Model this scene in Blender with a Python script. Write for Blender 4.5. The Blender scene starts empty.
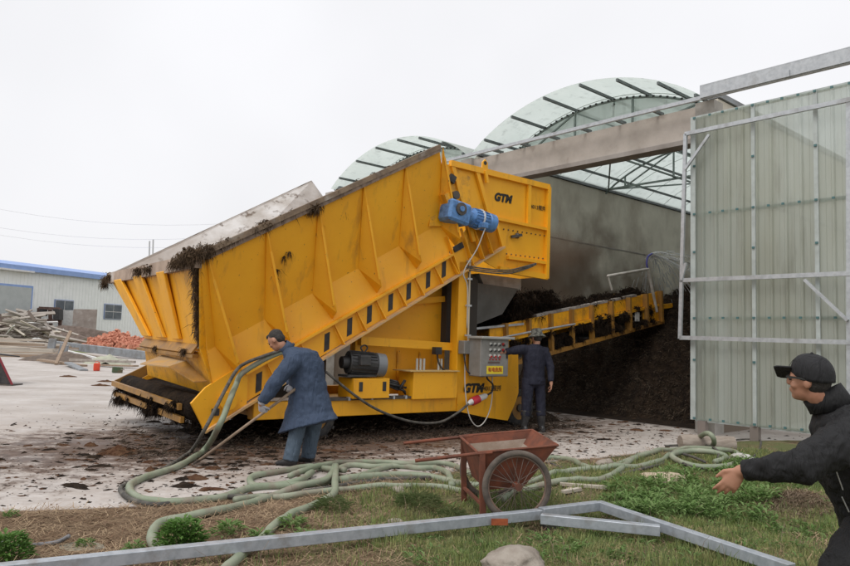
import bpy, bmesh, math, random
import numpy as np
from mathutils import Vector, Matrix, Euler, noise
random.seed(7); np.random.seed(7)
PI=math.pi; R=math.radians
SC=bpy.context.scene; COL=SC.collection
# ------------------------------------------------------------------ camera
F_=710.; PITCH=math.atan(57/710.); ROLL=R(1.75); EYE=Vector((0,0,1.5))
cd=bpy.data.cameras.new('camera'); cam=bpy.data.objects.new('camera',cd); COL.objects.link(cam); SC.camera=cam
CM=Matrix.Rotation(PI/2+PITCH,3,'X')@Matrix.Rotation(ROLL,3,'Z')
cam.matrix_world=Matrix.Translation(EYE)@CM.to_4x4()
cd.sensor_width=36; cd.lens=F_/850*36; cd.clip_end=2000; cd.clip_start=.05
# ------------------------------------------------------------------ overcast sky and sun
EL,AZ=R(58),R(-140)
W=bpy.data.worlds.new('World'); SC.world=W; W.use_nodes=True
nt=W.node_tree; nt.nodes.clear()
sk=nt.nodes.new('ShaderNodeTexSky'); sk.sky_type='NISHITA'; sk.sun_disc=False; sk.sun_elevation=EL; sk.sun_rotation=AZ
sk.dust_density=6; sk.air_density=1.5
hs=nt.nodes.new('ShaderNodeHueSaturation'); hs.inputs['Saturation'].default_value=.25
mx=nt.nodes.new('ShaderNodeMix'); mx.data_type='RGBA'; mx.inputs[0].default_value=.82
mx.inputs[7].default_value=(10.0,10.0,10.3,1)
tc=nt.nodes.new('ShaderNodeTexCoord'); nz=nt.nodes.new('ShaderNodeTexNoise'); nz.inputs['Scale'].default_value=2.2; nz.inputs['Detail'].default_value=3
rm=nt.nodes.new('ShaderNodeMapRange'); rm.inputs[1].default_value=.3; rm.inputs[2].default_value=.7; rm.inputs[3].default_value=.094; rm.inputs[4].default_value=.106
bg=nt.nodes.new('ShaderNodeBackground'); wo=nt.nodes.new('ShaderNodeOutputWorld')
L=nt.links.new
L(sk.outputs[0],hs.inputs['Color']); L(hs.outputs[0],mx.inputs[6]); L(mx.outputs[2],bg.inputs[0])
L(tc.outputs['Generated'],nz.inputs['Vector']); L(nz.outputs[0],rm.inputs[0]); L(rm.outputs[0],bg.inputs[1]); L(bg.outputs[0],wo.inputs[0])
sd=bpy.data.lights.new('sun','SUN'); sd.energy=1.3; sd.angle=R(25); sd.color=(1,.97,.93)
sun=bpy.data.objects.new('sun',sd); COL.objects.link(sun)
# direction from which the light comes: behind the camera and to the left
sdir=Vector((math.cos(EL)*math.sin(AZ),math.cos(EL)*math.cos(AZ),math.sin(EL)))
sun.rotation_euler=sdir.to_track_quat('Z','Y').to_euler()
SC.view_settings.view_transform='Standard'; SC.view_settings.look='None'; SC.view_settings.exposure=.08; SC.view_settings.gamma=1
SC.view_settings.use_curve_mapping=False
SC.render.engine='CYCLES'; SC.cycles.transparent_max_bounces=16; SC.cycles.max_bounces=8
# ------------------------------------------------------------------ measuring helpers (pixel -> point on a real plane)
def ray(px,py): return CM@Vector(((px-425)/F_,-(py-283)/F_,-1))
def G(px,py,z=0.):
    d=ray(px,py); return EYE+d*((z-1.5)/d.z)
def onp(px,py,P0,n):
    d=ray(px,py); return EYE+d*((P0-EYE).dot(n)/d.dot(n))
def AT(px,py,Y):
    d=ray(px,py); return EYE+d*(Y/d.y)
U=Vector((.8,.6,0)); V=Vector((-.6,.8,0)); OM=G(515,428)       # machine frame: length, width
WW=Vector((-.6614,.75,0)).normalized(); GD=Vector((.75,.6614,0)).normalized(); FO=G(690,431)   # greenhouse frame: along facade, depth
def mp(px,py,v=0.):
    q=onp(px,py,OM+V*v,V)-OM; return Vector((q.dot(U),v,q.z))
def ep(px,py,s):
    q=onp(px,py,OM+U*s,U)-OM; return Vector((s,q.dot(V),q.z))
def fp(px,py,d=0.):
    q=onp(px,py,FO+GD*d,GD)-FO; return Vector((q.dot(WW),d,q.z))
def M2W(s,v,z): return OM+U*s+V*v+Vector((0,0,z))
# ------------------------------------------------------------------ mesh helpers
class MB:
    def __init__(s): s.v=[]; s.f=[]
    def add(s,vs,fs):
        o=len(s.v); s.v+= [tuple(x) for x in vs]; s.f+= [[i+o for i in f] for f in fs]; return s
    def box(s,c,size,R3=None):
        c=Vector(c); h=Vector(size)/2; vs=[]
        for x in(-1,1):
            for y in(-1,1):
                for z in(-1,1):
                    p=Vector((x*h.x,y*h.y,z*h.z)); vs.append(c+(R3@p if R3 else p))
        return s.add(vs,[[0,1,3,2],[4,6,7,5],[0,4,5,1],[2,3,7,6],[0,2,6,4],[1,5,7,3]])
    def bar(s,a,b,w,h,up=(0,0,1)):
        a=Vector(a);b=Vector(b); d=(b-a); l=d.length; d.normalize(); up=Vector(up)
        x=d.cross(up); x=x.normalized() if x.length>1e-4 else Vector((1,0,0)); y=x.cross(d)
        vs=[]
        for p in(a,b):
            for i,j in((-1,-1),(1,-1),(1,1),(-1,1)): vs.append(p+x*(i*w/2)+y*(j*h/2))
        return s.add(vs,[[0,1,2,3],[7,6,5,4],[0,4,5,1],[1,5,6,2],[2,6,7,3],[3,7,4,0]])
    def prism(s,poly,ext):
        e=Vector(ext); n=len(poly); poly=[Vector(p) for p in poly]
        vs=poly+[p+e for p in poly]
        return s.add(vs,[list(range(n))[::-1],list(range(n,2*n))]+[[i,(i+1)%n,n+(i+1)%n,n+i] for i in range(n)])
    def tube(s,pts,r,n=8,caps=True,sy=1.0):
        pts=[Vector(p) for p in pts]; m=len(pts); rr=r if isinstance(r,(list,tuple)) else [r]*m
        o=len(s.v); x=None
        for i,p in enumerate(pts):
            d=(pts[min(i+1,m-1)]-pts[max(i-1,0)]).normalized()
            if x is None:
                up=Vector((0,0,1)) if abs(d.z)<.9 else Vector((0,1,0)); x=d.cross(up).normalized()
            x=(x-d*x.dot(d)).normalized(); y=d.cross(x)
            for k in range(n):
                a=2*PI*k/n; s.v.append(tuple(p+x*(math.cos(a)*rr[i])+y*(math.sin(a)*rr[i]*sy)))
        for i in range(m-1):
            for k in range(n):
                a=o+i*n+k;b=o+i*n+(k+1)%n; s.f.append([a,b,b+n,a+n])
        if caps:
            s.f.append([o+k for k in range(n)][::-1]); s.f.append([o+(m-1)*n+k for k in range(n)])
        return s
    def ell(s,c,r,n=10,m=7,R3=None):
        c=Vector(c); r=(r,r,r) if isinstance(r,(int,float)) else r; vs=[]
        for i in range(1,m):
            t=PI*i/m
            for k in range(n):
                a=2*PI*k/n; p=Vector((r[0]*math.sin(t)*math.cos(a),r[1]*math.sin(t)*math.sin(a),r[2]*math.cos(t)))
                vs.append(c+(R3@p if R3 else p))
        for q in(1,-1):
            p=Vector((0,0,r[2]*q)); vs.append(c+(R3@p if R3 else p))
        T=len(vs)-2;B=T+1; fs=[]
        for i in range(m-2):
            for k in range(n): fs.append([i*n+k,(i+1)*n+k,(i+1)*n+(k+1)%n,i*n+(k+1)%n])
        for k in range(n): fs.append([T,k,(k+1)%n]); fs.append([B,(m-2)*n+(k+1)%n,(m-2)*n+k])
        return s.add(vs,fs)
    def loft(s,rings,n=18,caps=True):
        # ring = (centre, xaxis vec (with length), yaxis vec (with length))
        o=len(s.v); m=len(rings)
        for c,ax,ay in rings:
            c=Vector(c);ax=Vector(ax);ay=Vector(ay)
            for k in range(n):
                a=2*PI*k/n; s.v.append(tuple(c+ax*math.cos(a)+ay*math.sin(a)))
        for i in range(m-1):
            for k in range(n):
                a=o+i*n+k;b=o+i*n+(k+1)%n; s.f.append([a,b,b+n,a+n])
        if caps: s.f.append([o+k for k in range(n)][::-1]); s.f.append([o+(m-1)*n+k for k in range(n)])
        return s
    def build(s,name,mat,parent=None,smooth=False,bevel=0,auto=None):
        me=bpy.data.meshes.new(name); me.from_pydata([tuple(x) for x in s.v],[],s.f); me.update()
        bm=bmesh.new(); bm.from_mesh(me); bmesh.ops.recalc_face_normals(bm,faces=bm.faces); bm.to_mesh(me); bm.free()
        o=bpy.data.objects.new(name,me); COL.objects.link(o)
        if mat: me.materials.append(mat)
        if parent: o.parent=parent
        if smooth: me.shade_smooth()
        if auto: me.shade_smooth(); me.set_sharp_from_angle(angle=R(auto))
        if bevel:
            b=o.modifiers.new('bevel','BEVEL'); b.width=bevel; b.segments=1; b.limit_method='ANGLE'
        return o
def tag(o,label=None,cat=None,group=None,kind=None):
    if label:o['label']=label
    if cat:o['category']=cat
    if group:o['group']=group
    if kind:o['kind']=kind
    return o
def empty(name,loc,rz=0.,**k):
    o=bpy.data.objects.new(name,None); COL.objects.link(o); o.location=loc; o.rotation_euler=(0,0,rz); o.empty_display_size=.2
    return tag(o,**k)
def copy_tree(o,parent=None):
    c=o.copy(); COL.objects.link(c)
    if parent: c.parent=parent
    for ch in list(o.children): copy_tree(ch,c)
    return c
def smooth_path(pts,sub=6):
    pts=[Vector(p) for p in pts]; out=[]
    for i in range(len(pts)-1):
        p0=pts[max(i-1,0)];p1=pts[i];p2=pts[i+1];p3=pts[min(i+2,len(pts)-1)]
        for k in range(sub):
            t=k/sub; out.append(.5*((2*p1)+(p2-p0)*t+(2*p0-5*p1+4*p2-p3)*t*t+(3*p1-p0-3*p2+p3)*t**3))
    out.append(pts[-1]); return out
# ------------------------------------------------------------------ materials
def newmat(name):
    m=bpy.data.materials.new(name); m.use_nodes=True; return m,m.node_tree,m.node_tree.nodes['Principled BSDF']
def nd(nt,t,**k):
    n=nt.nodes.new(t)
    for a,b in k.items():
        if a.startswith('i_'):
            key=a[2:]; key=int(key) if key.isdigit() else key.replace('_',' ')
            n.inputs[key].default_value=b
        else: setattr(n,a,b)
    return n
def noisemask(nt,scale,lo,hi,coord='Object',detail=6,stretch=None,rough=.6,dist=0.):
    tc=nd(nt,'ShaderNodeTexCoord'); v=tc.outputs[coord]
    if stretch:
        mpn=nd(nt,'ShaderNodeMapping'); mpn.inputs['Scale'].default_value=stretch; nt.links.new(v,mpn.inputs[0]); v=mpn.outputs[0]
    n=nd(nt,'ShaderNodeTexNoise'); n.inputs['Scale'].default_value=scale; n.inputs['Detail'].default_value=detail; n.inputs['Roughness'].default_value=rough; n.inputs['Distortion'].default_value=dist
    nt.links.new(v,n.inputs['Vector'])
    r=nd(nt,'ShaderNodeMapRange'); r.inputs[1].default_value=lo; r.inputs[2].default_value=hi
    nt.links.new(n.outputs[0],r.inputs[0]); return r.outputs[0],n.outputs[0]
def mixc(nt,f,a,b):
    m=nd(nt,'ShaderNodeMix',data_type='RGBA')
    if isinstance(f,(int,float)): m.inputs[0].default_value=f
    else: nt.links.new(f,m.inputs[0])
    for i,c in((6,a),(7,b)):
        if isinstance(c,(tuple,list)): m.inputs[i].default_value=(*c[:3],1)
        else: nt.links.new(c,m.inputs[i])
    return m.outputs[2]
def bumpit(nt,bs,h,strength=.3,dist=.02):
    b=nd(nt,'ShaderNodeBump'); b.inputs['Strength'].default_value=strength; b.inputs['Distance'].default_value=dist
    nt.links.new(h,b.inputs['Height']); nt.links.new(b.outputs[0],bs.inputs['Normal'])
def mat(name,c1,c2=None,scale=6,lo=.4,hi=.65,rough=.7,metal=0,bump=.2,bd=.01,c3=None,s3=1.5,lo3=.55,hi3=.7,stretch=None,bscale=None,spec=None,detail=6):
    m,nt,bs=newmat(name); c=c1
    if c2: f,_=noisemask(nt,scale,lo,hi,stretch=stretch,detail=detail); c=mixc(nt,f,c1,c2)
    if c3: f,_=noisemask(nt,s3,lo3,hi3,stretch=stretch); c=mixc(nt,f,c,c3)
    if isinstance(c,tuple): bs.inputs['Base Color'].default_value=(*c,1)
    else: nt.links.new(c,bs.inputs['Base Color'])
    bs.inputs['Roughness'].default_value=rough; bs.inputs['Metallic'].default_value=metal
    if spec is not None: bs.inputs['Specular IOR Level'].default_value=spec
    if bump:
        _,h=noisemask(nt,bscale or scale*3,0,1); bumpit(nt,bs,h,bump,bd)
    return m
YC=(.88,.43,.014)
def yellow(name,grime=.5,mud=0.):
    m,nt,bs=newmat(name)
    f1,_=noisemask(nt,1.6,.35,.75); c=mixc(nt,f1,YC,(.80,.36,.010))
    # thin dirt film, vertical-ish runs
    f2,_=noisemask(nt,5,.56,.8,stretch=(1,1,.25),detail=8); 
    mm=nd(nt,'ShaderNodeMath',operation='MULTIPLY'); nt.links.new(f2,mm.inputs[0]); mm.inputs[1].default_value=grime
    c=mixc(nt,mm.outputs[0],c,(.22,.10,.03))
    f3,_=noisemask(nt,22,.66,.72,detail=8); m2=nd(nt,'ShaderNodeMath',operation='MULTIPLY'); nt.links.new(f3,m2.inputs[0]); m2.inputs[1].default_value=min(1,grime*1.3)
    c=mixc(nt,m2.outputs[0],c,(.09,.05,.025))
    if mud:
        f4,_=noisemask(nt,5,.62-mud*.35,.95-mud*.2,detail=12,rough=.75); c=mixc(nt,f4,c,(.13,.08,.045))
    if mud>.5:
        fz,_=noisemask(nt,2.2,.1,.9,detail=8); fz2=nd(nt,'ShaderNodeMapRange'); fz2.inputs[3].default_value=.35; nt.links.new(fz,fz2.inputs[0]); c=mixc(nt,fz2.outputs[0],c,(.17,.095,.04))
    nt.links.new(c,bs.inputs['Base Color']); 
    r,_=noisemask(nt,9,.2,.8); rr=nd(nt,'ShaderNodeMapRange'); rr.inputs[3].default_value=.38; rr.inputs[4].default_value=.62
    nt.links.new(r,rr.inputs[0]); nt.links.new(rr.outputs[0],bs.inputs['Roughness'])
    _,h=noisemask(nt,7,0,1); bumpit(nt,bs,h,.12,.01)
    return m
Y=yellow('yellow_paint',.65); YD=yellow('yellow_dirty',.9,.45); YM=yellow('yellow_muddy',1,.8)
GALV=mat('galvanised',(.50,.52,.54),(.40,.42,.44),14,rough=.42,metal=.35,bump=.08,c3=(.33,.33,.33),s3=3)
GALVW=mat('galvanised_fresh',(.42,.45,.49),(.32,.35,.385),18,rough=.42,metal=.3,bump=.06,c3=(.25,.24,.23),s3=4)
CONC=mat('concrete',(.34,.31,.285),(.25,.225,.205),2.5,.35,.7,rough=.9,bump=.25,bd=.01,c3=(.19,.165,.145),s3=1.1,lo3=.5,hi3=.75)
RUBBER=mat('rubber',(.022,.022,.023),(.06,.055,.048),9,.45,.7,rough=.85,bump=.3)
BLACK=mat('black_part',(.018,.018,.02),(.045,.042,.04),8,rough=.6)
DSTEEL=mat('dark_steel',(.08,.075,.07),(.14,.11,.085),8,rough=.55,metal=.5)
GREYCAB=mat('cabinet_grey',(.24,.235,.22),(.19,.18,.165),5,rough=.45,bump=.05)
BLUEP=mat('blue_paint',(.11,.26,.55),(.05,.12,.27),14,.45,.7,rough=.4,bump=.15,bscale=40)
CHUTE=mat('grey_rubber_sheet',(.12,.12,.115),(.08,.078,.072),2,rough=.6)
RUST=mat('rust_paint',(.20,.06,.03),(.11,.04,.024),7,.4,.62,rough=.8,bump=.5,bd=.004,c3=(.10,.045,.03),s3=4)
DUSTYIN=mat('dusty_barrow',(.27,.205,.155),(.36,.30,.25),6,rough=.95,bump=.5)
STRAPW=mat('weathered_white',(.60,.59,.57),(.33,.295,.26),2.2,.36,.62,rough=.75,c3=(.13,.10,.08),s3=1.9,lo3=.50,hi3=.66,stretch=(1,1,.5))
MANURE=mat('manure',(.016,.011,.008),(.042,.028,.018),6,.4,.7,rough=1,bump=1,bd=.05,spec=.15)
MANURE2=mat('manure_reddish',(.085,.04,.022),(.14,.08,.045),14,.4,.7,rough=1,bump=1,bd=.03,spec=.15)
WOOD=mat('old_plank',(.34,.255,.185),(.22,.155,.11),6,rough=.9,stretch=(1,6,6))
WOODG=mat('grey_plank',(.42,.38,.34),(.27,.235,.20),5,rough=.9)
WHITEP=mat('white_paint',(.72,.72,.70),(.6,.59,.57),5,rough=.6)
REDP=mat('red_plastic',(.68,.07,.03),(.55,.05,.02),6,rough=.4)
SKIN=mat('skin',(.42,.215,.14),(.36,.165,.10),9,rough=.6,bump=.08)
HAIR=mat('black_hair',(.02,.017,.015),(.04,.034,.03),60,rough=.75,bump=.6,bscale=120)
def cloth(name,c1,c2,sc=7):
    m,nt,bs=newmat(name)
    f,_=noisemask(nt,sc*.5,.1,.9,detail=6,dist=.3); c=mixc(nt,f,c1,c2)
    nt.links.new(c,bs.inputs['Base Color']); bs.inputs['Roughness'].default_value=.9
    bs.inputs['Specular IOR Level'].default_value=.35; bs.inputs['Roughness'].default_value=.75
    _,h=noisemask(nt,5,0,1,detail=3,stretch=(2.2,2.2,.45),dist=2.2); bumpit(nt,bs,h,.8,.035)
    return m
COATB=cloth('blue_coat',(.034,.054,.098),(.052,.075,.122))
JEANS=cloth('jeans',(.065,.095,.135),(.10,.135,.175),12)
NAVY=cloth('navy_cloth',(.010,.011,.024),(.020,.021,.036))
BLKCL=cloth('black_jacket',(.008,.008,.009),(.014,.014,.015))
CAPM=cloth('cap_cloth',(.014,.014,.016),(.02,.02,.022),30)
CAMO=mat('camo_hat',(.13,.13,.11),(.04,.04,.035),18,.47,.53,rough=.95)
GLOVE=mat('cotton_glove',(.5,.5,.53),(.34,.33,.36),30,rough=.95,bump=.4)
BLUEROOF=mat('blue_roof',(.26,.38,.68),(.22,.33,.6),2,rough=.5)
HOUSEW=mat('house_wall',(.84,.86,.84),(.79,.81,.79),1.5,rough=.7,c3=(.73,.75,.73),s3=.6)
GLASSD=mat('dark_glass',(.06,.075,.09),(.12,.14,.15),1,rough=.15,bump=0)
STEELB=mat('steel_channel',(.25,.27,.29),(.17,.17,.17),3,rough=.6)
HOSEG=mat('green_hose',(.21,.25,.17),(.29,.31,.23),3,.4,.65,rough=.6,bump=.2,bscale=60,c3=(.22,.19,.145),s3=5,lo3=.5,hi3=.68)
HOSED=mat('dark_cable',(.05,.047,.042),(.13,.12,.10),12,rough=.8)
LOGM=mat('pale_log',(.33,.28,.235),(.22,.18,.145),5,rough=.9,bump=.6,stretch=(1,1,4))
STONE=mat('stone',(.33,.29,.245),(.23,.19,.155),7,rough=.95,bump=.8,bd=.02)
SANDY=mat('sand_lump',(.52,.44,.32),(.42,.34,.25),6,rough=.95,bump=.5)
BRICK=mat('brick',(.56,.25,.165),(.46,.18,.115),3,rough=.9)
STRAWM=mat('straw',(.36,.26,.16),(.2,.13,.075),4,rough=.95,bump=0)
TWIG=mat('dry_twig',(.27,.205,.145),(.18,.13,.09),3,rough=.95,bump=0)
WGREY=mat('wood_grey_light',(.52,.47,.40),(.38,.33,.27),3,rough=.9)
def leafmat(name,c1,c2,sc=3):
    m,nt,bs=newmat(name)
    oi=nd(nt,'ShaderNodeTexNoise'); tc=nd(nt,'ShaderNodeTexCoord'); nt.links.new(tc.outputs['Object'],oi.inputs['Vector']); oi.inputs['Scale'].default_value=sc; oi.inputs['Detail'].default_value=6
    r=nd(nt,'ShaderNodeMapRange'); r.inputs[1].default_value=.35; r.inputs[2].default_value=.65; nt.links.new(oi.outputs[0],r.inputs[0])
    c=mixc(nt,r.outputs[0],c1,c2); nt.links.new(c,bs.inputs['Base Color']); bs.inputs['Roughness'].default_value=.6
    bs.inputs['Specular IOR Level'].default_value=.3
    tr=nd(nt,'ShaderNodeBsdfTranslucent'); nt.links.new(c,tr.inputs[0]); mxs=nd(nt,'ShaderNodeMixShader'); mxs.inputs[0].default_value=.3
    nt.links.new(bs.outputs[0],mxs.inputs[1]); nt.links.new(tr.outputs[0],mxs.inputs[2]); nt.links.new(mxs.outputs[0],nt.nodes['Material Output'].inputs[0])
    return m
GRASS=leafmat('grass_green',(.22,.31,.09),(.38,.375,.17),2.5)
GRASSD=leafmat('grass_deep',(.12,.175,.06),(.19,.22,.10),5)
LEAF=leafmat('weed_leaf',(.12,.22,.055),(.21,.30,.11),12)
LEAFB=leafmat('bright_leaf',(.075,.17,.03),(.13,.235,.055),14)
def sheetmat(name,base,transp,stain):
    m,nt,bs=newmat(name)
    f,_=noisemask(nt,1.2,.35,.75,stretch=(1,1,.22),detail=8); c=mixc(nt,f,base,stain)
    f2,_=noisemask(nt,5,.55,.8,stretch=(1,1,.1),detail=8); c=mixc(nt,f2,c,tuple(x*.7 for x in stain))
    nt.links.new(c,bs.inputs['Base Color']); bs.inputs['Roughness'].default_value=.35
    tr=nd(nt,'ShaderNodeBsdfTranslucent'); nt.links.new(c,tr.inputs[0])
    tp=nd(nt,'ShaderNodeBsdfTransparent'); tp.inputs[0].default_value=(.93,.965,.95,1)
    a=nd(nt,'ShaderNodeMixShader'); a.inputs[0].default_value=.65; nt.links.new(bs.outputs[0],a.inputs[1]); nt.links.new(tr.outputs[0],a.inputs[2])
    b=nd(nt,'ShaderNodeMixShader'); b.inputs[0].default_value=transp; nt.links.new(a.outputs[0],b.inputs[1]); nt.links.new(tp.outputs[0],b.inputs[2])
    nt.links.new(b.outputs[0],nt.nodes['Material Output'].inputs[0]); return m
ROOFS=sheetmat('translucent_roof',(.86,.90,.875),.36,(.78,.83,.80))
DOORS=sheetmat('translucent_door',(.65,.68,.64),.42,(.54,.55,.47))
# wall with brown splash stains
def wallmat():
    m,nt,bs=newmat('stained_concrete_wall')
    f,_=noisemask(nt,1.3,.3,.7,detail=8); c=mixc(nt,f,(.66,.61,.52),(.53,.485,.41))
    f,_=noisemask(nt,.9,.5,.75,stretch=(1,1,.5),detail=9); c=mixc(nt,f,c,(.34,.28,.22))
    # splashed band low on the wall, in the wall's own coordinates
    tc=nd(nt,'ShaderNodeTexCoord'); sx=nd(nt,'ShaderNodeSeparateXYZ'); nt.links.new(tc.outputs['Object'],sx.inputs[0])
    n=nd(nt,'ShaderNodeTexNoise'); n.inputs['Scale'].default_value=.8; n.inputs['Detail'].default_value=8; nt.links.new(tc.outputs['Object'],n.inputs['Vector'])
    a=nd(nt,'ShaderNodeMath',operation='MULTIPLY_ADD'); nt.links.new(n.outputs[0],a.inputs[0]); a.inputs[1].default_value=-6.5; nt.links.new(sx.outputs['Z'],a.inputs[2])
    r=nd(nt,'ShaderNodeMapRange'); r.inputs[1].default_value=-.4; r.inputs[2].default_value=1.7; r.inputs[3].default_value=.85; r.inputs[4].default_value=0; nt.links.new(a.outputs[0],r.inputs[0])
    c=mixc(nt,r.outputs[0],c,(.13,.09,.062))
    nt.links.new(c,bs.inputs['Base Color']); bs.inputs['Roughness'].default_value=.9
    _,h=noisemask(nt,9,0,1); bumpit(nt,bs,h,.3,.01); return m
WALLM=wallmat()
# ------------------------------------------------------------------ ground, yard, verge
EDGE=[G(*p) for p in [(-140,515),(-30,513),(0,512),(60,510),(130,507),(160,506),(220,500),(300,492),(350,484),(420,476),(465,470),(540,462),(600,458),(650,452),(700,447)]]
EDGE+=[Vector((5.3,11.9,0)),Vector((7.5,12.4,0)),Vector((40,14,0))]
ex=[p.x for p in EDGE]; ey=[p.y for p in EDGE]
def yedge(x): return float(np.interp(x,ex,ey))
def vz(x,y):
    d=yedge(x)-y
    if d<0: return 0.
    k=min(1,d/.35)
    n=noise.noise(Vector((x*1.1,y*1.1,0)))*.05+noise.noise(Vector((x*4,y*4,3)))*.025
    n+=.16*math.exp(-((x-3.45)**2+(y-6.7)**2)/.22)     # small rise with dry roots by the right-hand man
    return k*(.02+n*.9)
def groundmat():
    m,nt,bs=newmat('ground_dirt')
    f,_=noisemask(nt,.15,.4,.6); c=mixc(nt,f,(.33,.285,.235),(.16,.20,.075))
    f,_=noisemask(nt,2,.4,.7); c=mixc(nt,f,c,(.22,.18,.14)); nt.links.new(c,bs.inputs['Base Color']); bs.inputs['Roughness'].default_value=1
    return m
g=MB(); g.add([(-700,-50,-.012),(700,-50,-.012),(700,1400,-.012),(-700,1400,-.012)],[[0,1,2,3]])
tag(g.build('ground',groundmat()),kind='structure')
def yardmat():
    m,nt,bs=newmat('yard_concrete')
    f,_=noisemask(nt,.7,.35,.65,detail=8); c=mixc(nt,f,(.55,.515,.485),(.44,.40,.37))
    f,_=noisemask(nt,7,.45,.7,detail=8); c=mixc(nt,f,c,(.45,.405,.37))
    # tyre-dragged dirt streaks further back
    tc=nd(nt,'ShaderNodeTexCoord'); sx=nd(nt,'ShaderNodeSeparateXYZ'); nt.links.new(tc.outputs['Object'],sx.inputs[0])
    far=nd(nt,'ShaderNodeMapRange'); far.inputs[1].default_value=9.5; far.inputs[2].default_value=13; nt.links.new(sx.outputs['Y'],far.inputs[0])
    f,_=noisemask(nt,.8,.40,.62,stretch=(.7,1.2,1),detail=10); mm=nd(nt,'ShaderNodeMath',operation='MULTIPLY'); nt.links.new(f,mm.inputs[0]); nt.links.new(far.outputs[0],mm.inputs[1])
    m7=nd(nt,'ShaderNodeMath',operation='MULTIPLY'); nt.links.new(mm.outputs[0],m7.inputs[0]); m7.inputs[1].default_value=.55
    c=mixc(nt,m7.outputs[0],c,(.30,.255,.22))
    # manure worked into the concrete round the machine: stains whose density follows the distance to the machine
    mpn=nd(nt,'ShaderNodeMapping',vector_type='TEXTURE'); mpn.inputs['Location'].default_value=(-1.25,11.2,0); mpn.inputs['Rotation'].default_value=(0,0,math.atan2(.6,.8)); mpn.inputs['Scale'].default_value=(6.2,2.3,1)
    nt.links.new(tc.outputs['Object'],mpn.inputs[0]); ln=nd(nt,'ShaderNodeVectorMath',operation='LENGTH'); nt.links.new(mpn.outputs[0],ln.inputs[0])
    n=nd(nt,'ShaderNodeTexNoise'); n.inputs['Scale'].default_value=3.6; n.inputs['Detail'].default_value=12; n.inputs['Roughness'].default_value=.76
    st=nd(nt,'ShaderNodeMapping'); st.inputs['Scale'].default_value=(1,1.35,1); st.inputs['Rotation'].default_value=(0,0,-.25); nt.links.new(tc.outputs['Object'],st.inputs[0]); nt.links.new(st.outputs[0],n.inputs['Vector'])
    a=nd(nt,'ShaderNodeMath',operation='MULTIPLY_ADD'); nt.links.new(ln.outputs['Value'],a.inputs[0]); a.inputs[1].default_value=-.32; nt.links.new(n.outputs[0],a.inputs[2])
    r=nd(nt,'ShaderNodeMapRange'); r.inputs[1].default_value=.15; r.inputs[2].default_value=.27; nt.links.new(a.outputs[0],r.inputs[0])
    r.inputs[4].default_value=.95
    rs=nd(nt,'ShaderNodeMapRange'); rs.inputs[1].default_value=-.02; rs.inputs[2].default_value=.30; rs.inputs[4].default_value=.8; nt.links.new(a.outputs[0],rs.inputs[0])
    ff_,_=noisemask(nt,3,.3,.8,detail=9,rough=.7); c=mixc(nt,rs.outputs[0],c,mixc(nt,ff_,(.30,.245,.205),(.19,.145,.115)))
    f9,_=noisemask(nt,9,.3,.7); dk=mixc(nt,f9,(.055,.034,.024),(.13,.08,.055))
    c=mixc(nt,r.outputs[0],c,dk)
    # small dark crumbs everywhere
    f,_=noisemask(nt,5.5,.64,.68,detail=10,stretch=(.7,1.4,1),rough=.7); c=mixc(nt,f,c,(.13,.075,.05))
    nt.links.new(c,bs.inputs['Base Color'])
    rr,_=noisemask(nt,1.5,.4,.6); mr=nd(nt,'ShaderNodeMapRange'); mr.inputs[3].default_value=.95; mr.inputs[4].default_value=.5; nt.links.new(rr,mr.inputs[0]); nt.links.new(mr.outputs[0],bs.inputs['Roughness'])
    _,h=noisemask(nt,14,0,1,detail=10); bumpit(nt,bs,h,.4,.012)
    return m
g=MB(); pts=[Vector((p.x,p.y,.004)) for p in EDGE]+[Vector((40,60,.004)),Vector((-26,60,.004)),Vector((-30,EDGE[0].y,.004))]
g.prism([p-Vector((0,0,.012)) for p in pts],(0,0,.012)); tag(g.build('yard',yardmat()),kind='structure')
def vergemat():
    m,nt,bs=newmat('verge_soil')
    f,_=noisemask(nt,3,.35,.65,detail=10); c=mixc(nt,f,(.17,.105,.065),(.27,.19,.125))
    f,_=noisemask(nt,45,.5,.7,detail=6,stretch=(.4,1.3,1)); c=mixc(nt,f,c,(.36,.265,.165))
    tc=nd(nt,'ShaderNodeTexCoord'); sx=nd(nt,'ShaderNodeSeparateXYZ'); nt.links.new(tc.outputs['Object'],sx.inputs[0])
    f,n=noisemask(nt,1.6,.3,.55,detail=8)
    ma=nd(nt,'ShaderNodeMapRange'); ma.inputs[1].default_value=-1.2; ma.inputs[2].default_value=.4; nt.links.new(sx.outputs['X'],ma.inputs[0])
    mm=nd(nt,'ShaderNodeMath',operation='MULTIPLY'); nt.links.new(f,mm.inputs[0]); nt.links.new(ma.outputs[0],mm.inputs[1])
    c=mixc(nt,mm.outputs[0],c,(.15,.165,.075))
    nt.links.new(c,bs.inputs['Base Color']); bs.inputs['Roughness'].default_value=1; bs.inputs['Specular IOR Level'].default_value=.1
    _,h=noisemask(nt,18,0,1,detail=12,rough=.75); bumpit(nt,bs,h,1,.04); return m
g=MB(); nx=260; xs=np.linspace(-6,14,nx); ny=90; vs=[];fs=[]
for i,x in enumerate(xs):
    ye=yedge(x)
    for j in range(ny):
        y=ye-(ye-1.0)*(j/(ny-1))**1.0; vs.append((x,y,vz(x,y)+(.006 if j else -.01)))
for i in range(nx-1):
    for j in range(ny-1):
        a=i*ny+j; fs.append([a,a+1,a+ny+1,a+ny])
g.add(vs,fs); tag(g.build('verge',vergemat(),smooth=True),kind='structure')
def onverge(px,py):
    p=G(px,py)
    for _ in range(3): p=G(px,py,vz(p.x,p.y))
    return p
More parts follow.
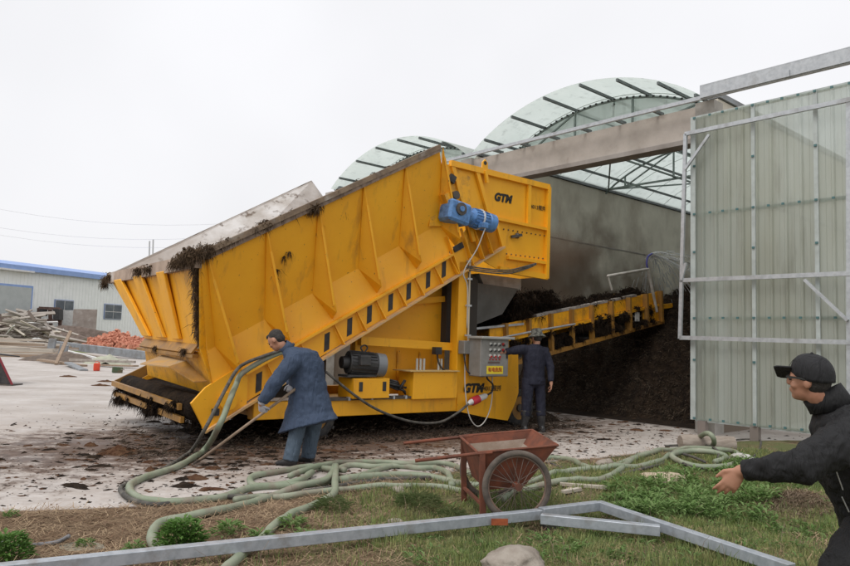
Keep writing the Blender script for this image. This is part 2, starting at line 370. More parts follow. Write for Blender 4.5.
# ------------------------------------------------------------------ greenhouse shed (local x = depth into it, y = along its front, z up)
GA=math.atan2(GD.y,GD.x)
shed=empty('composting_shed',FO,GA,label='grey concrete-walled composting shed with arched translucent roofs, behind the yellow machine',cat='shed')
W0,W1,W2=-.38,5.78,11.85; ZB=5.98; DEEP=26.
def arch(w,w0,rise=1.06): 
    t=(w-w0)/(W1-W0); t=min(max(t,0),1); return ZB+.02+rise*(1-(2*t-1)**2)**.86
for w,nm in((W0,'right'),(W1,'mid'),(W2,'left')):
    MB().box((DEEP/2+.1,w,3.05),(DEEP,.22,6.1)).build('side_wall',WALLM,shed)
    MB().box((DEEP/2+.1,w-.115,4.42),(DEEP,.01,.035)).build('wall_joint',CONC,shed)
    MB().box((DEEP/2+.1,w,6.17),(DEEP,.30,.10)).build('wall_gutter',STEELB,shed)
    c=MB().box((-.02,w,3.0),(.34,.36,6.0)); c.build('column',mat('column_'+nm,(.40,.375,.345),(.30,.28,.25),4,rough=.9,bump=.4),shed)
MB().box((DEEP,(W0+W2)/2,3.05),(.2,W2-W0,6.1)).build('back_wall',WALLM,shed)
MB().box((DEEP/2,(W0+W2)/2,.012),(DEEP-.4,W2-W0-.4,.01)).build('shed_floor',CONC,shed)
BEAM=mat('beam_concrete',(.47,.42,.375),(.36,.32,.28),2.2,.35,.7,rough=.9,bump=.4,bd=.01,c3=(.20,.16,.13),s3=1.3)
for a,b in((W0+.18,W1-.18),(W1+.18,W2-.18)):
    p=MB(); 
    p.box((0,(a+b)/2,5.66),(.22,b-a,.60)); p.build('concrete_beam',BEAM,shed)
    MB().box((-.02,(a+b)/2,5.315),(.34,b-a,.09)).build('beam_ledge',CONC,shed)
def roofbay(w0,w1):
    n=28; ws=[w0-.02+(w1-w0+.04)*i/n for i in range(n+1)]
    m=MB(); L_=[]
    nd_=40
    for i,w in enumerate(ws):
        for k in range(2): pass
    vs=[];fs=[]
    for w in ws:
        z=arch(w,w0)+.045
        vs+= [(-.10,w,z),(DEEP,w,z),(DEEP,w,z+.006),(-.10,w,z+.006)]
    for i in range(n):
        a=i*4;b=a+4
        for k in range(4): fs.append([a+k,b+k,b+(k+1)%4,a+(k+1)%4])
    m.add(vs,fs); r=m.build('roof_sheet',ROOFS,shed,smooth=False)
    # sheet overlaps
    s=MB()
    for k in range(1,24):
        d=k*1.1; pts=[(d,w,arch(w,w0)+.03) for w in ws]; s.tube(pts,.008,4)
    s.build('sheet_seam',mat('seam',(.5,.55,.52),rough=.6,bump=0),r)
    pw=[fp(*q).x for q in((471,150),(488,133),(515,110),(547,92),(583,81),(620,77),(661,83),(698,94))] 
    for w in pw:
        w+=w0-W0; z=arch(w,w0)-.005
        MB().box((DEEP/2-.12,w,z),(DEEP,.042,.06)).build('purlin',STEELP,shed)
    # gable sheet above the beam, behind the front overhang
    gm=MB(); ps=[(1.16,w,arch(w,w0)-.02) for w in ws]; gm.prism([(1.16,w0+.1,5.99)]+ps[1:-1]+[(1.16,w1-.1,5.99)],(.006,0,0)); gm.build('gable_sheet',ROOFS,shed)
    for d in (1.1,5.6,10.7,15.8,21):
        t=MB(); pts=[(d,w,arch(w,w0)-.05) for w in ws]; t.tube(pts,.028,6)
        lo=6.16
        t.bar((d,w0,lo),(d,w1,lo),.05,.05)
        nv=4
        for k in range(nv):
            wa=w0+(w1-w0)*(k+.5)/nv
            t.bar((d,wa,lo),(d,wa,arch(wa,w0)-.05),.04,.04)
            if k<nv-1:
                wb=w0+(w1-w0)*(k+1.5)/nv
                t.bar((d,wa,lo if k%2 else arch(wa,w0)-.05),(d,wb,arch(wb,w0)-.05 if k%2 else lo),.035,.035)
        t.bar((d,w0,lo),(d,w0+(w1-w0)/8,arch(w0+(w1-w0)/8,w0)-.05),.035,.035)
        # diagonal braces running to the next truss
        t.build('roof_truss',STEELG,shed)
        b=MB()
        for k in range(-18,19):
            w=(w0+w1)/2+k*(w1-w0)/38; b.box((d-.03,w,arch(w,w0)-.04),(.035,.04,.035))
        if d<2: b.build('bolt_row',BLACK,shed)['kind']='stuff'
STEELP=mat('purlin_steel',(.16,.18,.18),(.11,.12,.12),8,rough=.6,metal=.2); STEELG=mat('truss_steel',(.23,.28,.26),(.16,.19,.18),6,rough=.6)
roofbay(W0,W1); roofbay(W1,W2)
br=MB()
for a,b in(((1.1,W1-.2,6.16),(5.6,2.4,6.95)),((5.6,W1-.2,6.16),(1.1,2.4,6.95)),((5.6,W1-.2,6.16),(10.7,2.4,6.95)),((1.1,1.2,6.2),(10.7,1.2,6.2)),((1.1,3.4,6.2),(21,3.4,6.2))): br.bar(a,b,.04,.04)
br.build('roof_brace',STEELG,shed)
# door track along the front: deep channel on the right, thin rail to the left
dt=MB(); dt.box((-.34,.8,6.02),(.06,15,.07)); dt.build('door_rail',GALV,shed)
dt=MB(); dt.box((-.38,-4.2,6.12),(.05,7.6,.20)); dt.box((-.33,-4.2,6.225),(.15,7.6,.02)); dt.box((-.33,-4.2,6.01),(.15,7.6,.02)); dt.build('door_track',GALV,shed)
for w in np.arange(.6,5.6,.84):
    MB().box((-.14,w,6.03),(.42,.05,.06)).build('rail_bracket',STEELP,shed)
for w in (-1.9,-3.4): MB().box((-.42,w,6.05),(.02,.10,.12)).build('rail_bracket',GALV,shed)
# ---- sliding door
door=empty('sliding_door',FO+WW*-2.6+GD*-.4,GA,label='tall translucent corrugated sliding door in a galvanised frame, standing open at the right',cat='door')
def dl(w,z,d=0): return (d,w+2.6,z)     # door-local from facade coordinates
DW0,DW1,DZ0,DZ1=-5.2,-.30,.26,5.66
m=MB(); n=0; prof=[]
w=DW0
while w<DW1-.01:
    for dw,dd in((0,0),(.02,.03),(.05,.03),(.07,0),(.14,0),(.145,.006),(.15,0)):
        if w+dw<=DW1: prof.append((w+dw,dd))
    w+=.235
prof.append((DW1,0))
vs=[];fs=[]
for w,d in prof: vs+=[dl(w,DZ0,-d),dl(w,DZ1,-d),dl(w,DZ1,-d+.004),dl(w,DZ0,-d+.004)]
for i in range(len(prof)-1):
    a=4*i;b=a+4
    for k in range(4): fs.append([a+k,b+k,b+(k+1)%4,a+(k+1)%4])
m.add(vs,fs); m.build('corrugated_sheet',DOORS,door)
DF=mat('door_post',(.44,.48,.465),(.36,.39,.375),6,rough=.5)
for w,wd in((-.30,.09),(-1.37,.06),(-2.35,.06),(-3.35,.06),(-4.3,.06),(-5.2,.08)): MB().box(dl(w,(DZ0+DZ1)/2,-.052),(.03,wd,DZ1-DZ0)).build('door_stile',DF,door)
for z in(DZ1,3.88,2.03,DZ0): MB().box(dl((DW0+DW1)/2,z,.035),(.04,DW1-DW0,.06)).build('door_rail_bar',DF,door)
GREENB=mat('bolt_teal',(.07,.16,.165),rough=.5,bump=0)
b=MB()
for z in(DZ1-.03,3.88,2.03,DZ0+.03,4.75,3.2,1.3): 
    for w in(-.33,-.62,-.85,-1.1,-1.37,-1.62,-1.85,-2.1,-2.35,-2.6,-2.85,-3.1,-3.35): 
        if z in(4.75,3.2,1.3) and w not in(-.33,-1.37,-2.35,-3.35): continue
        b.box(dl(w,z,-.078),(.02,.04,.035))
bo=b.build('bolt_head',GREENB,door); tag(bo,kind='stuff')
f=MB(); fd=-.14
for a,b_ in(((-.19,5.35),(-5.2,5.35)),((-.10,2.70),(-5.2,2.68)),((-.10,1.68),(-5.2,1.64))):
    MB().bar(dl(a[0],a[1],fd),dl(b_[0],b_[1],fd),.05,.07).build('frame_rail',GALV,door)
MB().bar(dl(-.2,5.35,fd),dl(-.10,1.66,fd),.06,.05,(1,0,0)).build('frame_post',GALV,door)
MB().bar(dl(-2.85,5.35,fd+.01),dl(-2.78,.3,fd+.01),.06,.05,(1,0,0)).build('frame_post',GALV,door)
for a,b_ in(((-.21,4.70),(-.66,5.24)),((-2.2,2.62),(-2.80,1.98)),((-.14,2.70),(-.22,3.0))): MB().bar(dl(*a,fd-.03),dl(*b_,fd-.03),.045,.045,(1,0,0)).build('frame_brace',GALV,door)
for w in(-.45,-1.35): MB().box(dl(w,.13,0),(.10,.14,.24)).build('door_foot',mat('foot',(.2,.17,.15),rough=.9),door)
# ------------------------------------------------------------------ compost pile inside the bay
def pile(x,y):
    # x depth, y along front
    f=.9+.9*noise.noise(Vector((y*.5,0,5)))+ (0 if y>.6 else .1)
    d=x-f
    if y<0.05: d-= .0
    h=0 if d<0 else min(d*1.25,2.45+ (d-1.9)*.22 if d>1.9 else 9)
    h=min(h,3.55)
    if y>2.2: h*=max(.55,1-(y-2.2)*.16)
    h+= (noise.noise(Vector((x*1.3,y*1.3,0)))*.42+noise.noise(Vector((x*2.4,y*2.4,4)))*.22+noise.noise(Vector((x*4,y*4,1)))*.22+noise.noise(Vector((x*9,y*9,1)))*.12)*min(1,max(0,h)*1.5)
    return max(h,.0) if d>0 else 0
vs=[];fs=[];nx,ny=170,110
for i in range(nx):
    for j in range(ny):
        x=.2+13*(i/(nx-1))**1.5; y=W0+.13+(W1-W0-.26)*j/(ny-1); vs.append((x,y,pile(x,y)+.018))
for i in range(nx-1):
    for j in range(ny-1):
        a=i*ny+j; fs.append([a,a+ny,a+ny+1,a+1])
cp=MB().add(vs,fs).build('compost_pile',MANURE,None,smooth=True); cp.location=FO; cp.rotation_euler=(0,0,GA)
tag(cp,'huge dark brown compost pile filling the open shed bay','compost',kind='stuff')
# loose fibres sticking out of a surface
def fibres(name,pts,mat_,label,cat='manure',ln=(.05,.16),wd=.006,down=0.,n_each=1):
    m=MB()
    for p in pts:
        for _ in range(n_each):
            a=random.uniform(0,2*PI); l=random.uniform(*ln); z=random.uniform(-.3,.7)-down
            d=Vector((math.cos(a),math.sin(a),z)).normalized(); s=d.cross(Vector((random.random(),random.random(),random.random()))).normalized()*wd
            q=Vector(p); mid=q+d*l*.55+Vector((0,0,-down*l*.3)); e=q+d*l+Vector((0,0,-.35*l-down*l))
            m.add([q-s,q+s,mid+s,mid-s,e],[[0,1,2,3],[3,2,4]])
    return tag(m.build(name,mat_),label,cat,kind='stuff')
STRANDS=mat('compost_strand',(.045,.033,.023),(.115,.083,.056),6,rough=1,bump=0)
pp=[]
for _ in range(36000):
    x=.5+random.random()**1.4*6.5; y=random.uniform(W0+.2,W1-.6); h=pile(x,y)
    if h>.02: pp.append(FO+GD*x+WW*y+Vector((0,0,h+.02)))
fibres('compost_fibre',pp,STRANDS,'loose straw fibres sticking out of the dark compost pile')
# ------------------------------------------------------------------ the yellow machine (local x = along, y = width away, z up)
MA=math.atan2(.6,.8)
mach=empty('compost_machine',OM,MA,label='big yellow compost feeding and conveying machine with a tilted hopper, dirty with manure',cat='machine')
VR=-.30; VF=4.10
rim0=Vector((-5.89,VR,2.47)); rim1=Vector((-2.11,VR,4.60))
rdir=(rim1-rim0).normalized()
def rimz(s): return 2.47+.5635*(s+5.89)
def waistz(s): return 1.487+.566*(s+5.22)
def topz(s): return .60+.5555*(s+5.78)
def botz(s): return .24+.567*(s+5.6)
VW=.03
# near side wall: upper sheet leans out to the rim, lower skirt comes back out to the channel
up=[(-5.89,VR,2.47),(-2.11,VR,4.60),(-1.60,VW,waistz(-1.60)),(-5.60,VW,waistz(-5.60))]
side=MB().prism(up,(0,.02,0)).build('hopper_side',Y,mach)
MB().prism([(-5.60,VW,waistz(-5.60)),(-1.60,VW,waistz(-1.60)),(-1.62,-.03,topz(-1.62)),(-5.50,-.03,topz(-5.50))],(0,.02,.01)).build('lower_skirt',Y,mach)
MB().prism([(-5.89,VR,2.45),(-5.62,VW,1.26),(-5.52,-.03,.78),(-5.74,-.06,1.30)],(.015,0,0)).build('corner_plate',YD,mach)
MB().bar(rim0+Vector((-.03,0,0)),rim1,.10,.07).build('rim_bar',mat('rim_brown',(.26,.19,.13),(.13,.09,.065),5,rough=.9,c3=(.42,.38,.33),s3=2.5),mach)
MB().bar((-5.80,VR-.005,2.47),(-2.11,VR-.03,4.56),.03,.08).build('rim_lip',mat('rim_dirt',(.30,.22,.17),(.12,.085,.065),6,rough=.9),side)
RD=Vector((.405,0,-.914))
tops=[-5.83,-5.04,-4.27,-3.54,-2.80,-2.08]; bases=[(-5.24,1.15),(-4.56,1.57),(-3.84,1.98),(-3.08,2.41),(-2.34,2.85),(-1.56,3.30)]
for i,(st,(sb,zb)) in enumerate(zip(tops,bases)):
    a=Vector((st+.03,VR-.02,rimz(st)-.02)); b=Vector((sb-.03,VR+.08,zb-.02))
    k=.22 if i<5 else .12
    sa=a.lerp(b,k); inner=Vector((sb+.06,-.02,zb-.22)); wst=Vector((sb-.26,VW,waistz(sb-.26)))
    ain=a+Vector((.12,0.10,-.27))
    rb=MB().prism([a,sa,b,b+Vector((.06,.03,-.10)),inner,wst,Vector((st+.07,VR+.05,rimz(st)-.12))],rdir*.014).build('stiffener_rib',Y,mach,bevel=.004)
    MB().bar(sa,b,.035,.012,(0,1,0)).build('rib_flange',Y,rb)
    for kk in(.80,.93):
        c=a.lerp(b,kk)+Vector((.04,.09,.01)); d=MB().tube([c-rdir*.004,c-rdir*.0],.045,12); 
        MB().tube([c-rdir*.006,c-rdir*.003],.045,12).build('rib_hole',mat('hole_light',(.70,.36,.06),rough=.7,bump=0) if i==0 else bpy.data.materials['hole_light'],rb)
# far side wall, its weathered inner face shows above the near rim
f0=ep(113,271,-5.89); f1=mp(312,181,VF); f2=mp(325,199,VF)
FARW=[Vector((-5.88,VF,2.5)),f1,f2,Vector((-1.7,VF-.3,3.9)),Vector((-1.6,3.1,waistz(-1.6))),Vector((-5.45,2.75,waistz(-5.45)))]
FWM,fnt,fbs=newmat('weathered_inner_face')
f_,_=noisemask(fnt,2.6,.35,.65,detail=9); fc=mixc(fnt,f_,(.60,.585,.57),(.40,.365,.33))
f_,_=noisemask(fnt,4.5,.56,.66,detail=9); fc=mixc(fnt,f_,fc,(.14,.105,.08))
ftc=nd(fnt,'ShaderNodeTexCoord'); fsx=nd(fnt,'ShaderNodeSeparateXYZ'); fnt.links.new(ftc.outputs['Object'],fsx.inputs[0]); _,fn_=noisemask(fnt,1.5,0,1,detail=8)
fm=nd(fnt,'ShaderNodeMath',operation='MULTIPLY_ADD'); fnt.links.new(fn_,fm.inputs[0]); fm.inputs[1].default_value=2.0; fnt.links.new(fsx.outputs['X'],fm.inputs[2])
fr_=nd(fnt,'ShaderNodeMapRange'); fr_.inputs[1].default_value=-4.3; fr_.inputs[2].default_value=-3.0; fr_.inputs[3].default_value=.85; fr_.inputs[4].default_value=0; fnt.links.new(fm.outputs[0],fr_.inputs[0])
_,fn2=noisemask(fnt,9,0,1,detail=10); fb=mixc(fnt,fn2,(.36,.31,.27),(.24,.195,.16)); fc=mixc(fnt,fr_.outputs[0],fc,fb)
fnt.links.new(fc,fbs.inputs['Base Color']); fbs.inputs['Roughness'].default_value=.8
fw=MB().prism(FARW,(0,.02,0)).build('hopper_far_side',FWM,mach)
MB().bar(FARW[0]+Vector((0,.03,0)),f1+Vector((0,.03,0)),.05,.03).build('rim_bar',STRAPW,fw)
# end wall
e=lambda px,py,s:ep(px,py,s)
EN,EF=Vector((-5.87,VR+.02,2.40)),Vector((-5.91,VF,2.40)); BN,BF=Vector((-5.60,.36,1.33)),Vector((-5.62,2.80,1.37))
ew=MB().prism([EN,EF,BF,BN],(.02,0,0)).build('end_wall',Y,mach)
MB().prism([Vector((-5.93,VR,2.32)),Vector((-5.97,VF+.03,2.32)),Vector((-5.97,VF+.03,2.50)),Vector((-5.93,VR,2.50))],(.08,0,0)).build('end_rim_board',mat('end_board',(.42,.32,.25),(.30,.22,.17),5,rough=.85,c3=(.55,.5,.46),s3=2),mach)
for t,tb in((.16,.10),(.42,.40),(.68,.70)):
    a=EN.lerp(EF,1-t)+Vector((-.02,0,-.05)); b=BN.lerp(BF,1-tb)+Vector((-.02,0,.06))
    w=.44 if t<.6 else .34
    rb=MB(); rb.prism([a+Vector((0,-w/2,0)),a+Vector((0,w/2,0)),b+Vector((0,w/2-.03,0)),b+Vector((0,-w/2+.03,0))],(-.055,0,0)); 
    rb.build('end_rib',Y,ew,bevel=.01)
MB().prism([BN+Vector((-.01,0,.02)),BF+Vector((-.01,0,.02)),BF+Vector((-.10,0,-.10)),BN+Vector((-.10,0,-.10))],(.02,0,-.02)).build('end_sill',YM,mach)
LN,LF=Vector((-5.34,.20,.72)),Vector((-5.42,3.08,.90))
MB().prism([BN+Vector((0,-.05,-.08)),BF+Vector((0,.05,-.08)),LF+Vector((-.05,0,-.12)),LN+Vector((-.05,0,-.06))],(.02,0,0)).build('lower_end_wall',YD,mach)
MB().bar((-5.66,.3,1.19),(-5.68,2.9,1.22),.08,.045).build('end_crossbar',YM,mach)
MB().prism([(-5.62,.75,1.10),(-5.86,.75,1.02),(-6.02,1.55,1.02),(-5.62,1.85,1.14)],(0,0,.015)).build('shelf_plate',mat('dirty_plate',(.50,.30,.10),(.38,.27,.17),5,rough=.9),mach)
MB().prism([(-5.5,.25,.85),(-5.66,.30,.84),(-5.86,.75,1.02),(-5.62,.75,1.10)],(0,0,.012)).build('shelf_brace',YM,mach)
# tail of the feed conveyor under the end wall
TL=MB(); TL.tube([(-5.62,.05,.50),(-5.62,3.55,.58)],.17,20); tl=TL.build('tail_roller',MANURE,mach,smooth=True)
MB().prism([(-5.76,.05,.52),(-5.30,.05,.66),(-5.3,3.5,.74),(-5.76,3.55,.60)],(0,0,.02)).build('belt',MANURE,mach)
for z0,s0 in((.53,-5.84),(.36,-5.80)): MB().bar((s0,.25,z0),(s0-.05,3.55,z0+.09),.05,.08).build('tail_crossbar',YM,mach)
for v in(.02,): pass
tb=MB().prism([(-5.80,.0,.60),(-5.60,.0,.24),(-5.46,0,.26),(-5.05,0,.52),(-5.05,0,1.0),(-5.20,0,1.06),(-5.62,0,.80)],(0,-.05,0)).build('tail_bracket',Y,mach)
MB().box((-5.48,-.06,.48),(.10,.02,.09)).build('axle_slot',BLACK,tb); MB().tube([(-5.32,-.05,.62),(-5.32,-.10,.62)],.12,20).build('bearing',Y,tb,auto=30)
MB().prism([(-5.85,3.6,.66),(-5.60,3.6,.30),(-5.1,3.6,.55),(-5.1,3.6,1.05)],(0,.05,0)).build('tail_bracket',YM,mach)
# inclined side channel with dark slots and gussets
ch=[(-5.62,0,botz(-5.62)+.04),(-.45,0,botz(-.45)),(-.62,0,3.66),(-1.22,0,3.44),(-1.60,0,topz(-1.60)),(-5.55,0,topz(-5.55))]
chan=MB().prism(ch,(0,.02,0)).build('side_channel',Y,mach)
MB().prism([(s,3.1,z) for s,_,z in ch],(0,.02,0)).build('side_channel',YD,mach)
MB().bar((-5.1,-.05,topz(-5.1)),(-1.60,-.05,topz(-1.60)),.13,.035).build('channel_flange',Y,mach)
BF_=mat('worn_flange',(.62,.36,.12),(.42,.30,.20),6,rough=.7)
MB().bar((-5.62,-.055,botz(-5.62)),(-.43,-.055,botz(-.43)),.12,.03).build('channel_flange',BF_,mach)
for (px,py) in[(258.7,383),(293,362),(326.8,342.6),(349.5,327.5),(369.3,315),(390.5,303),(408.6,292),(428,280.5),(443.8,270)]:
    q=mp(px,py,0); hh=.13
    MB().prism([(q.x-.042,-.001,q.z-hh-.01),(q.x+.042,-.001,q.z-hh+.035),(q.x+.042,-.001,q.z+hh+.03),(q.x-.042,-.001,q.z+hh-.01)],(0,-.004,0)).build('slot',BLACK,chan)
    a=Vector((q.x+.24,-.02,botz(q.x+.24)+.02)); b=Vector((q.x+.08,-.02,topz(q.x+.08)-.02))
    MB().prism([a,a+Vector((0,-.09,0)),b+Vector((0,-.02,0)),b],rdir*.012).build('gusset',Y,chan)
MB().box((-1.42,-.02,3.07),(.22,.02,.10),Matrix.Rotation(-R(29),3,'Y')).build('slot',BLACK,chan)
for s0 in(-1.45,-1.15,-.92,-.72): 
    a=Vector((s0,-.02,botz(s0)+.02)); b=Vector((s0-.26,-.02,botz(s0)+.62)); MB().prism([a,a+Vector((0,-.10,0)),b+Vector((0,-.06,0)),b],rdir*.012).build('gusset',Y,chan)
MB().bar((-.42,-.03,botz(-.43)+.02),(-.66,-.03,3.75),.06,.05,(0,1,0)).build('head_flange',Y,chan)
# underside of the conveyor and belt floor
MB().prism([(-5.4,.04,.45),(-.5,.04,3.2),(-.5,3.08,3.2),(-5.4,3.08,.45)],(0,0,.03)).build('conveyor_floor',MANURE,mach)
for s0 in np.arange(-5.0,-1.4,.6): MB().bar((s0,.03,botz(s0)+.08),(s0,3.08,botz(s0)+.08),.06,.08).build('cross_bearer',YD,mach)
# head box
hb=[(-1.62,0,4.47),(.69,0,4.43),(.67,0,2.72),(-.45,0,2.76),(-1.15,0,3.0),(-1.30,0,3.6)]
head=MB().prism(hb,(0,.02,0)).build('head_box_side',Y,mach)
MB().prism([(s,2.95,z) for s,_,z in hb],(0,.02,0)).build('head_box_far_side',Y,mach)
MB().box((.68,1.49,3.58),(.02,2.9,1.70)).build('head_box_end',Y,mach)
for a,b in(((-1.66,0,4.46),(.72,0,4.42)),((.70,0,4.42),(.68,0,2.70)),((.70,0,2.73),(-.5,0,2.78)),((-1.62,0,4.44),(-1.10,0,3.2)),((.20,0,4.40),(.20,0,3.66)),((-1.08,0,4.44),(-.70,0,3.55)),((-.60,0,3.66),(.68,0,3.62)),((-.3,0,3.0),(.68,0,2.99))):
    w=.10 if abs(a[2]-b[2])<.2 and a[2]>4.3 or a[0]>.6 else .055
    MB().bar(Vector(a)+Vector((0,-.035,0)),Vector(b)+Vector((0,-.035,0)),.075,w,(0,1,0) if abs(a[2]-b[2])>.3 else (0,0,1)).build('box_stiffener',Y,mach)
bo=MB()
for i in range(11): bo.ell((-.5+i*.115,-.01,3.50),.014,6,4)
for i in range(9): bo.ell((-.3+i*.115,-.01,3.07),.014,6,4)
bo.build('bolt_row',DSTEEL,head)['kind']='stuff'
lug=MB(); lug.prism([(-.98,-.07,4.42),(-.84,-.07,4.42),(-.85,-.07,4.60),(-.91,-.07,4.66),(-.97,-.07,4.60)],(0,.03,0)); lug.bar((-.91,-.07,4.45),(-.86,-.07,4.25),.05,.06,(0,1,0)); lg=lug.build('lifting_lug',Y,mach)
MB().tube([(-.91,-.075,4.59),(-.91,-.035,4.59)],.035,12).build('lug_eye',BLACK,lg)
def text(name,s,size,loc,rot,mat_,parent,shear=0,ext=.002,fat=0.,space=1.):
    c=bpy.data.curves.new(name,'FONT'); c.body=s; c.size=size; c.extrude=ext; c.shear=shear; c.align_x='CENTER'; c.align_y='CENTER'; c.offset=fat; c.space_character=space
    o=bpy.data.objects.new(name,c); COL.objects.link(o)
    dg=bpy.context.evaluated_depsgraph_get(); me=bpy.data.meshes.new_from_object(o.evaluated_get(dg)); bpy.data.objects.remove(o)
    o=bpy.data.objects.new(name,me); COL.objects.link(o); me.materials.clear(); me.materials.append(mat_); o.parent=parent; o.location=loc; o.rotation_euler=rot
    return o
RX=(PI/2,0,0)
INK=mat('black_ink',(.012,.012,.012),rough=.5,bump=0); INKF=mat('faded_ink',(.10,.06,.02),rough=.6,bump=0)
text('lettering','GTM',.19,(-.42,-.006,4.05),RX,INK,head,shear=.25,fat=.012,space=1.05)
text('lettering','-4013搅拌',.10,(.465,-.006,4.0),RX,INKF,head,fat=.001)
MB().tube([(-.08,-.01,3.42),(-.05,-.05,3.42)],.05,10).build('latch',DSTEEL,head); MB().bar((-.22,-.04,3.38),(.02,-.05,3.44),.04,.05).build('latch_arm',DSTEEL,head)
# oval hose bundle at the box foot
hs_=MB()
for k in range(3): hs_.tube(smooth_path([(-1.30,-.10,2.70+.03*k),(-.9,-.16,2.68+.03*k),(-.4,-.16,2.70+.03*k),(.05,-.14,2.82+.025*k),(.35,-.10,2.93+.01*k)],5),.013,6)
hs_.build('hydraulic_hose',HOSED,mach,smooth=True)
# discharge chute below the head box
MB().prism([(-.45,.55,2.74),(.62,.55,2.72),(.62,.55,2.50),(-.30,.55,2.50)],(0,2.2,0)).build('chute_collar',mat('chute_grey',(.30,.29,.28),(.2,.19,.18),5,rough=.7),mach)
MB().prism([(-.62,.5,2.56),(.50,.5,2.52),(.1,.5,2.02),(-.60,.5,1.78)],(0,2.2,0)).build('chute',CHUTE,mach)
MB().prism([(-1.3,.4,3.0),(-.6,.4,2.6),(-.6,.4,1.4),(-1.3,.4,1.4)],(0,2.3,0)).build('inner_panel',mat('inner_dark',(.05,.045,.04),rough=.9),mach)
# gear motor
q=mp(463,213,-.30); gq=mp(488,221,-.30); gm_=empty('x',(0,0,0)); bpy.data.objects.remove(gm_)
ax=(gq-q).normalized()
q=q+Vector((-.10,0,.02)); g1=MB().bar(q-ax*.20+Vector((0,.12,.0)),q+ax*.26+Vector((0,.12,-.02)),.32,.36,(0,0,1)).build('gearbox',BLUEP,mach,bevel=.04)
MB().tube([q+Vector((.02,-.03,.03)),q+Vector((.02,-.07,.03))],.105,20).build('output_flange',DSTEEL,g1,auto=30)
MB().tube([q+Vector((.02,-.07,.03)),q+Vector((.02,-.09,.03))],.045,14).build('shaft_cap',BLUEP,g1,auto=30)
r_=.15; m=MB().tube([q+ax*.26+Vector((0,.10,0)),q+ax*.34+Vector((0,.10,0)),q+ax*.36+Vector((0,.10,0)),q+ax*.70+Vector((0,.10,0)),q+ax*.71+Vector((0,.1,0)),q+ax*.84+Vector((0,.1,0))],[.10,.11,r_,r_,r_+.012,r_+.012],24).build('motor_body',BLUEP,mach,auto=35)
fins=MB()
perp=ax.cross(Vector((0,1,0)))
for k in range(18):
    a=2*PI*k/18; d=perp*math.cos(a)+Vector((0,1,0))*math.sin(a); c=Vector((0,.10,0))+d*(r_+.006); fins.bar(q+ax*.38+c,q+ax*.68+c,.008,.02,d)
fins.build('cooling_fin',BLUEP,m); MB().box(q+ax*.5+Vector((0,-.06,-.13)),(.14,.12,.09)).build('terminal_box',BLUEP,m,bevel=.01)
MB().tube([q+ax*.53+Vector((0,.10,0))-ax*.01,q+ax*.53+Vector((0,.10,0))+ax*.01],r_+.03,24).build('strap',mat('strap',(.6,.6,.58),rough=.5,bump=0),m)
MB().tube(smooth_path([q+ax*.5+Vector((.02,-.1,-.15)),q+Vector((.32,-.12,-.6)),q+Vector((.05,-.12,-1.0)),q+Vector((.12,-.14,-1.25)),q+Vector((.13,-.14,-1.9))],5),.011,6).build('motor_cable',mat('grey_cable',(.35,.34,.32),rough=.6,bump=0),m,smooth=True)
MB().box((-1.78,-.10,3.75),(.16,.3,.34),Matrix.Rotation(-R(29),3,'Y')).build('bearing_block',YD,mach); MB().tube([(-1.70,-.22,3.88),(-1.70,-.28,3.88)],.07,14).build('bearing_cap',DSTEEL,mach)
MB().prism([(-2.05,-.02,3.35),(-1.2,-.02,3.46),(-1.2,-.02,4.3),(-1.62,-.02,4.45),(-1.9,-.02,4.4)],(0,.02,0)).build('drive_plate',YD,mach)
for zz in(3.9,4.2): MB().box((-1.62,-.05,zz),(.12,.05,.13),Matrix.Rotation(.4,3,'Y')).build('chain_opening',BLACK,mach)
# frame: posts, recessed panel, beams
def postbox(s,v,z0,z1,w=.20,d=.2,name='frame_post',m_=None): return MB().box((s,v+d/2,(z0+z1)/2),(w,d,z1-z0)).build(name,m_ or Y,mach,bevel=.006)
postbox(-1.27,0,.34,2.84,.20); postbox(-3.14,.25,.58,1.55,.12,.12); postbox(-1.27,2.8,.34,2.84,.2)
MB().prism([(-3.10,.55,.60),(-1.2,.55,.60),(-1.2,.55,2.55),(-1.6,.55,2.36),(-3.10,.55,1.50)],(0,.02,0)).build('back_panel',yellow('back_panel_paint',.5,.1),mach)
for s0 in(-2.75,-2.2,-1.75): MB().bar((s0,.53,.7),(s0,.53,1.3),.03,.01,(0,1,0)).build('panel_seam',YD,mach)
MB().bar((-3.16,.20,1.46),(-1.30,.20,1.40),.10,.13).build('mid_beam',Y,mach)
MB().bar((-2.3,.5,2.1),(-1.3,.5,2.22),.1,.1).build('upper_beam',Y,mach)
MB().box((-3.05,.10,.46),(3.75,.2,.235)).build('base_beam',Y,mach,bevel=.008); MB().box((-3.05,2.9,.46),(3.75,.2,.235)).build('base_beam',YD,mach)
MB().box((-3.1,1.5,.40),(3.5,2.6,.06)).build('deck',YD,mach)
MB().prism([(-1.17,-.02,1.60),(.02,-.02,1.34),(.05,-.02,.62),(-.02,-.02,.45),(-.20,-.02,.14),(-.75,-.02,.22),(-1.36,-.02,.345),(-1.36,-.02,.62),(-1.17,-.02,.62)],(0,.03,0)).build('side_plate',Y,mach)
MB().bar((-1.2,-.03,1.02),(-.7,-.03,1.02),.01,.008).build('panel_seam',YD,mach)
text('lettering','GTM',.20,(-1.02,-.027,.71),RX,INK,mach,shear=.25,fat=.012,space=1.05)
text('lettering','-4013搅拌',.105,(-.60,-.027,.70),RX,INKF,mach,fat=.001)
MB().prism([(-4.6,1.5,.5),(-3.0,1.5,.5),(-3.0,1.5,1.5),(-4.6,1.5,.75)],(0,.02,0)).build('dark_backing',CHUTE,mach)  # added dark sheet covering the bright gap beneath the hopper
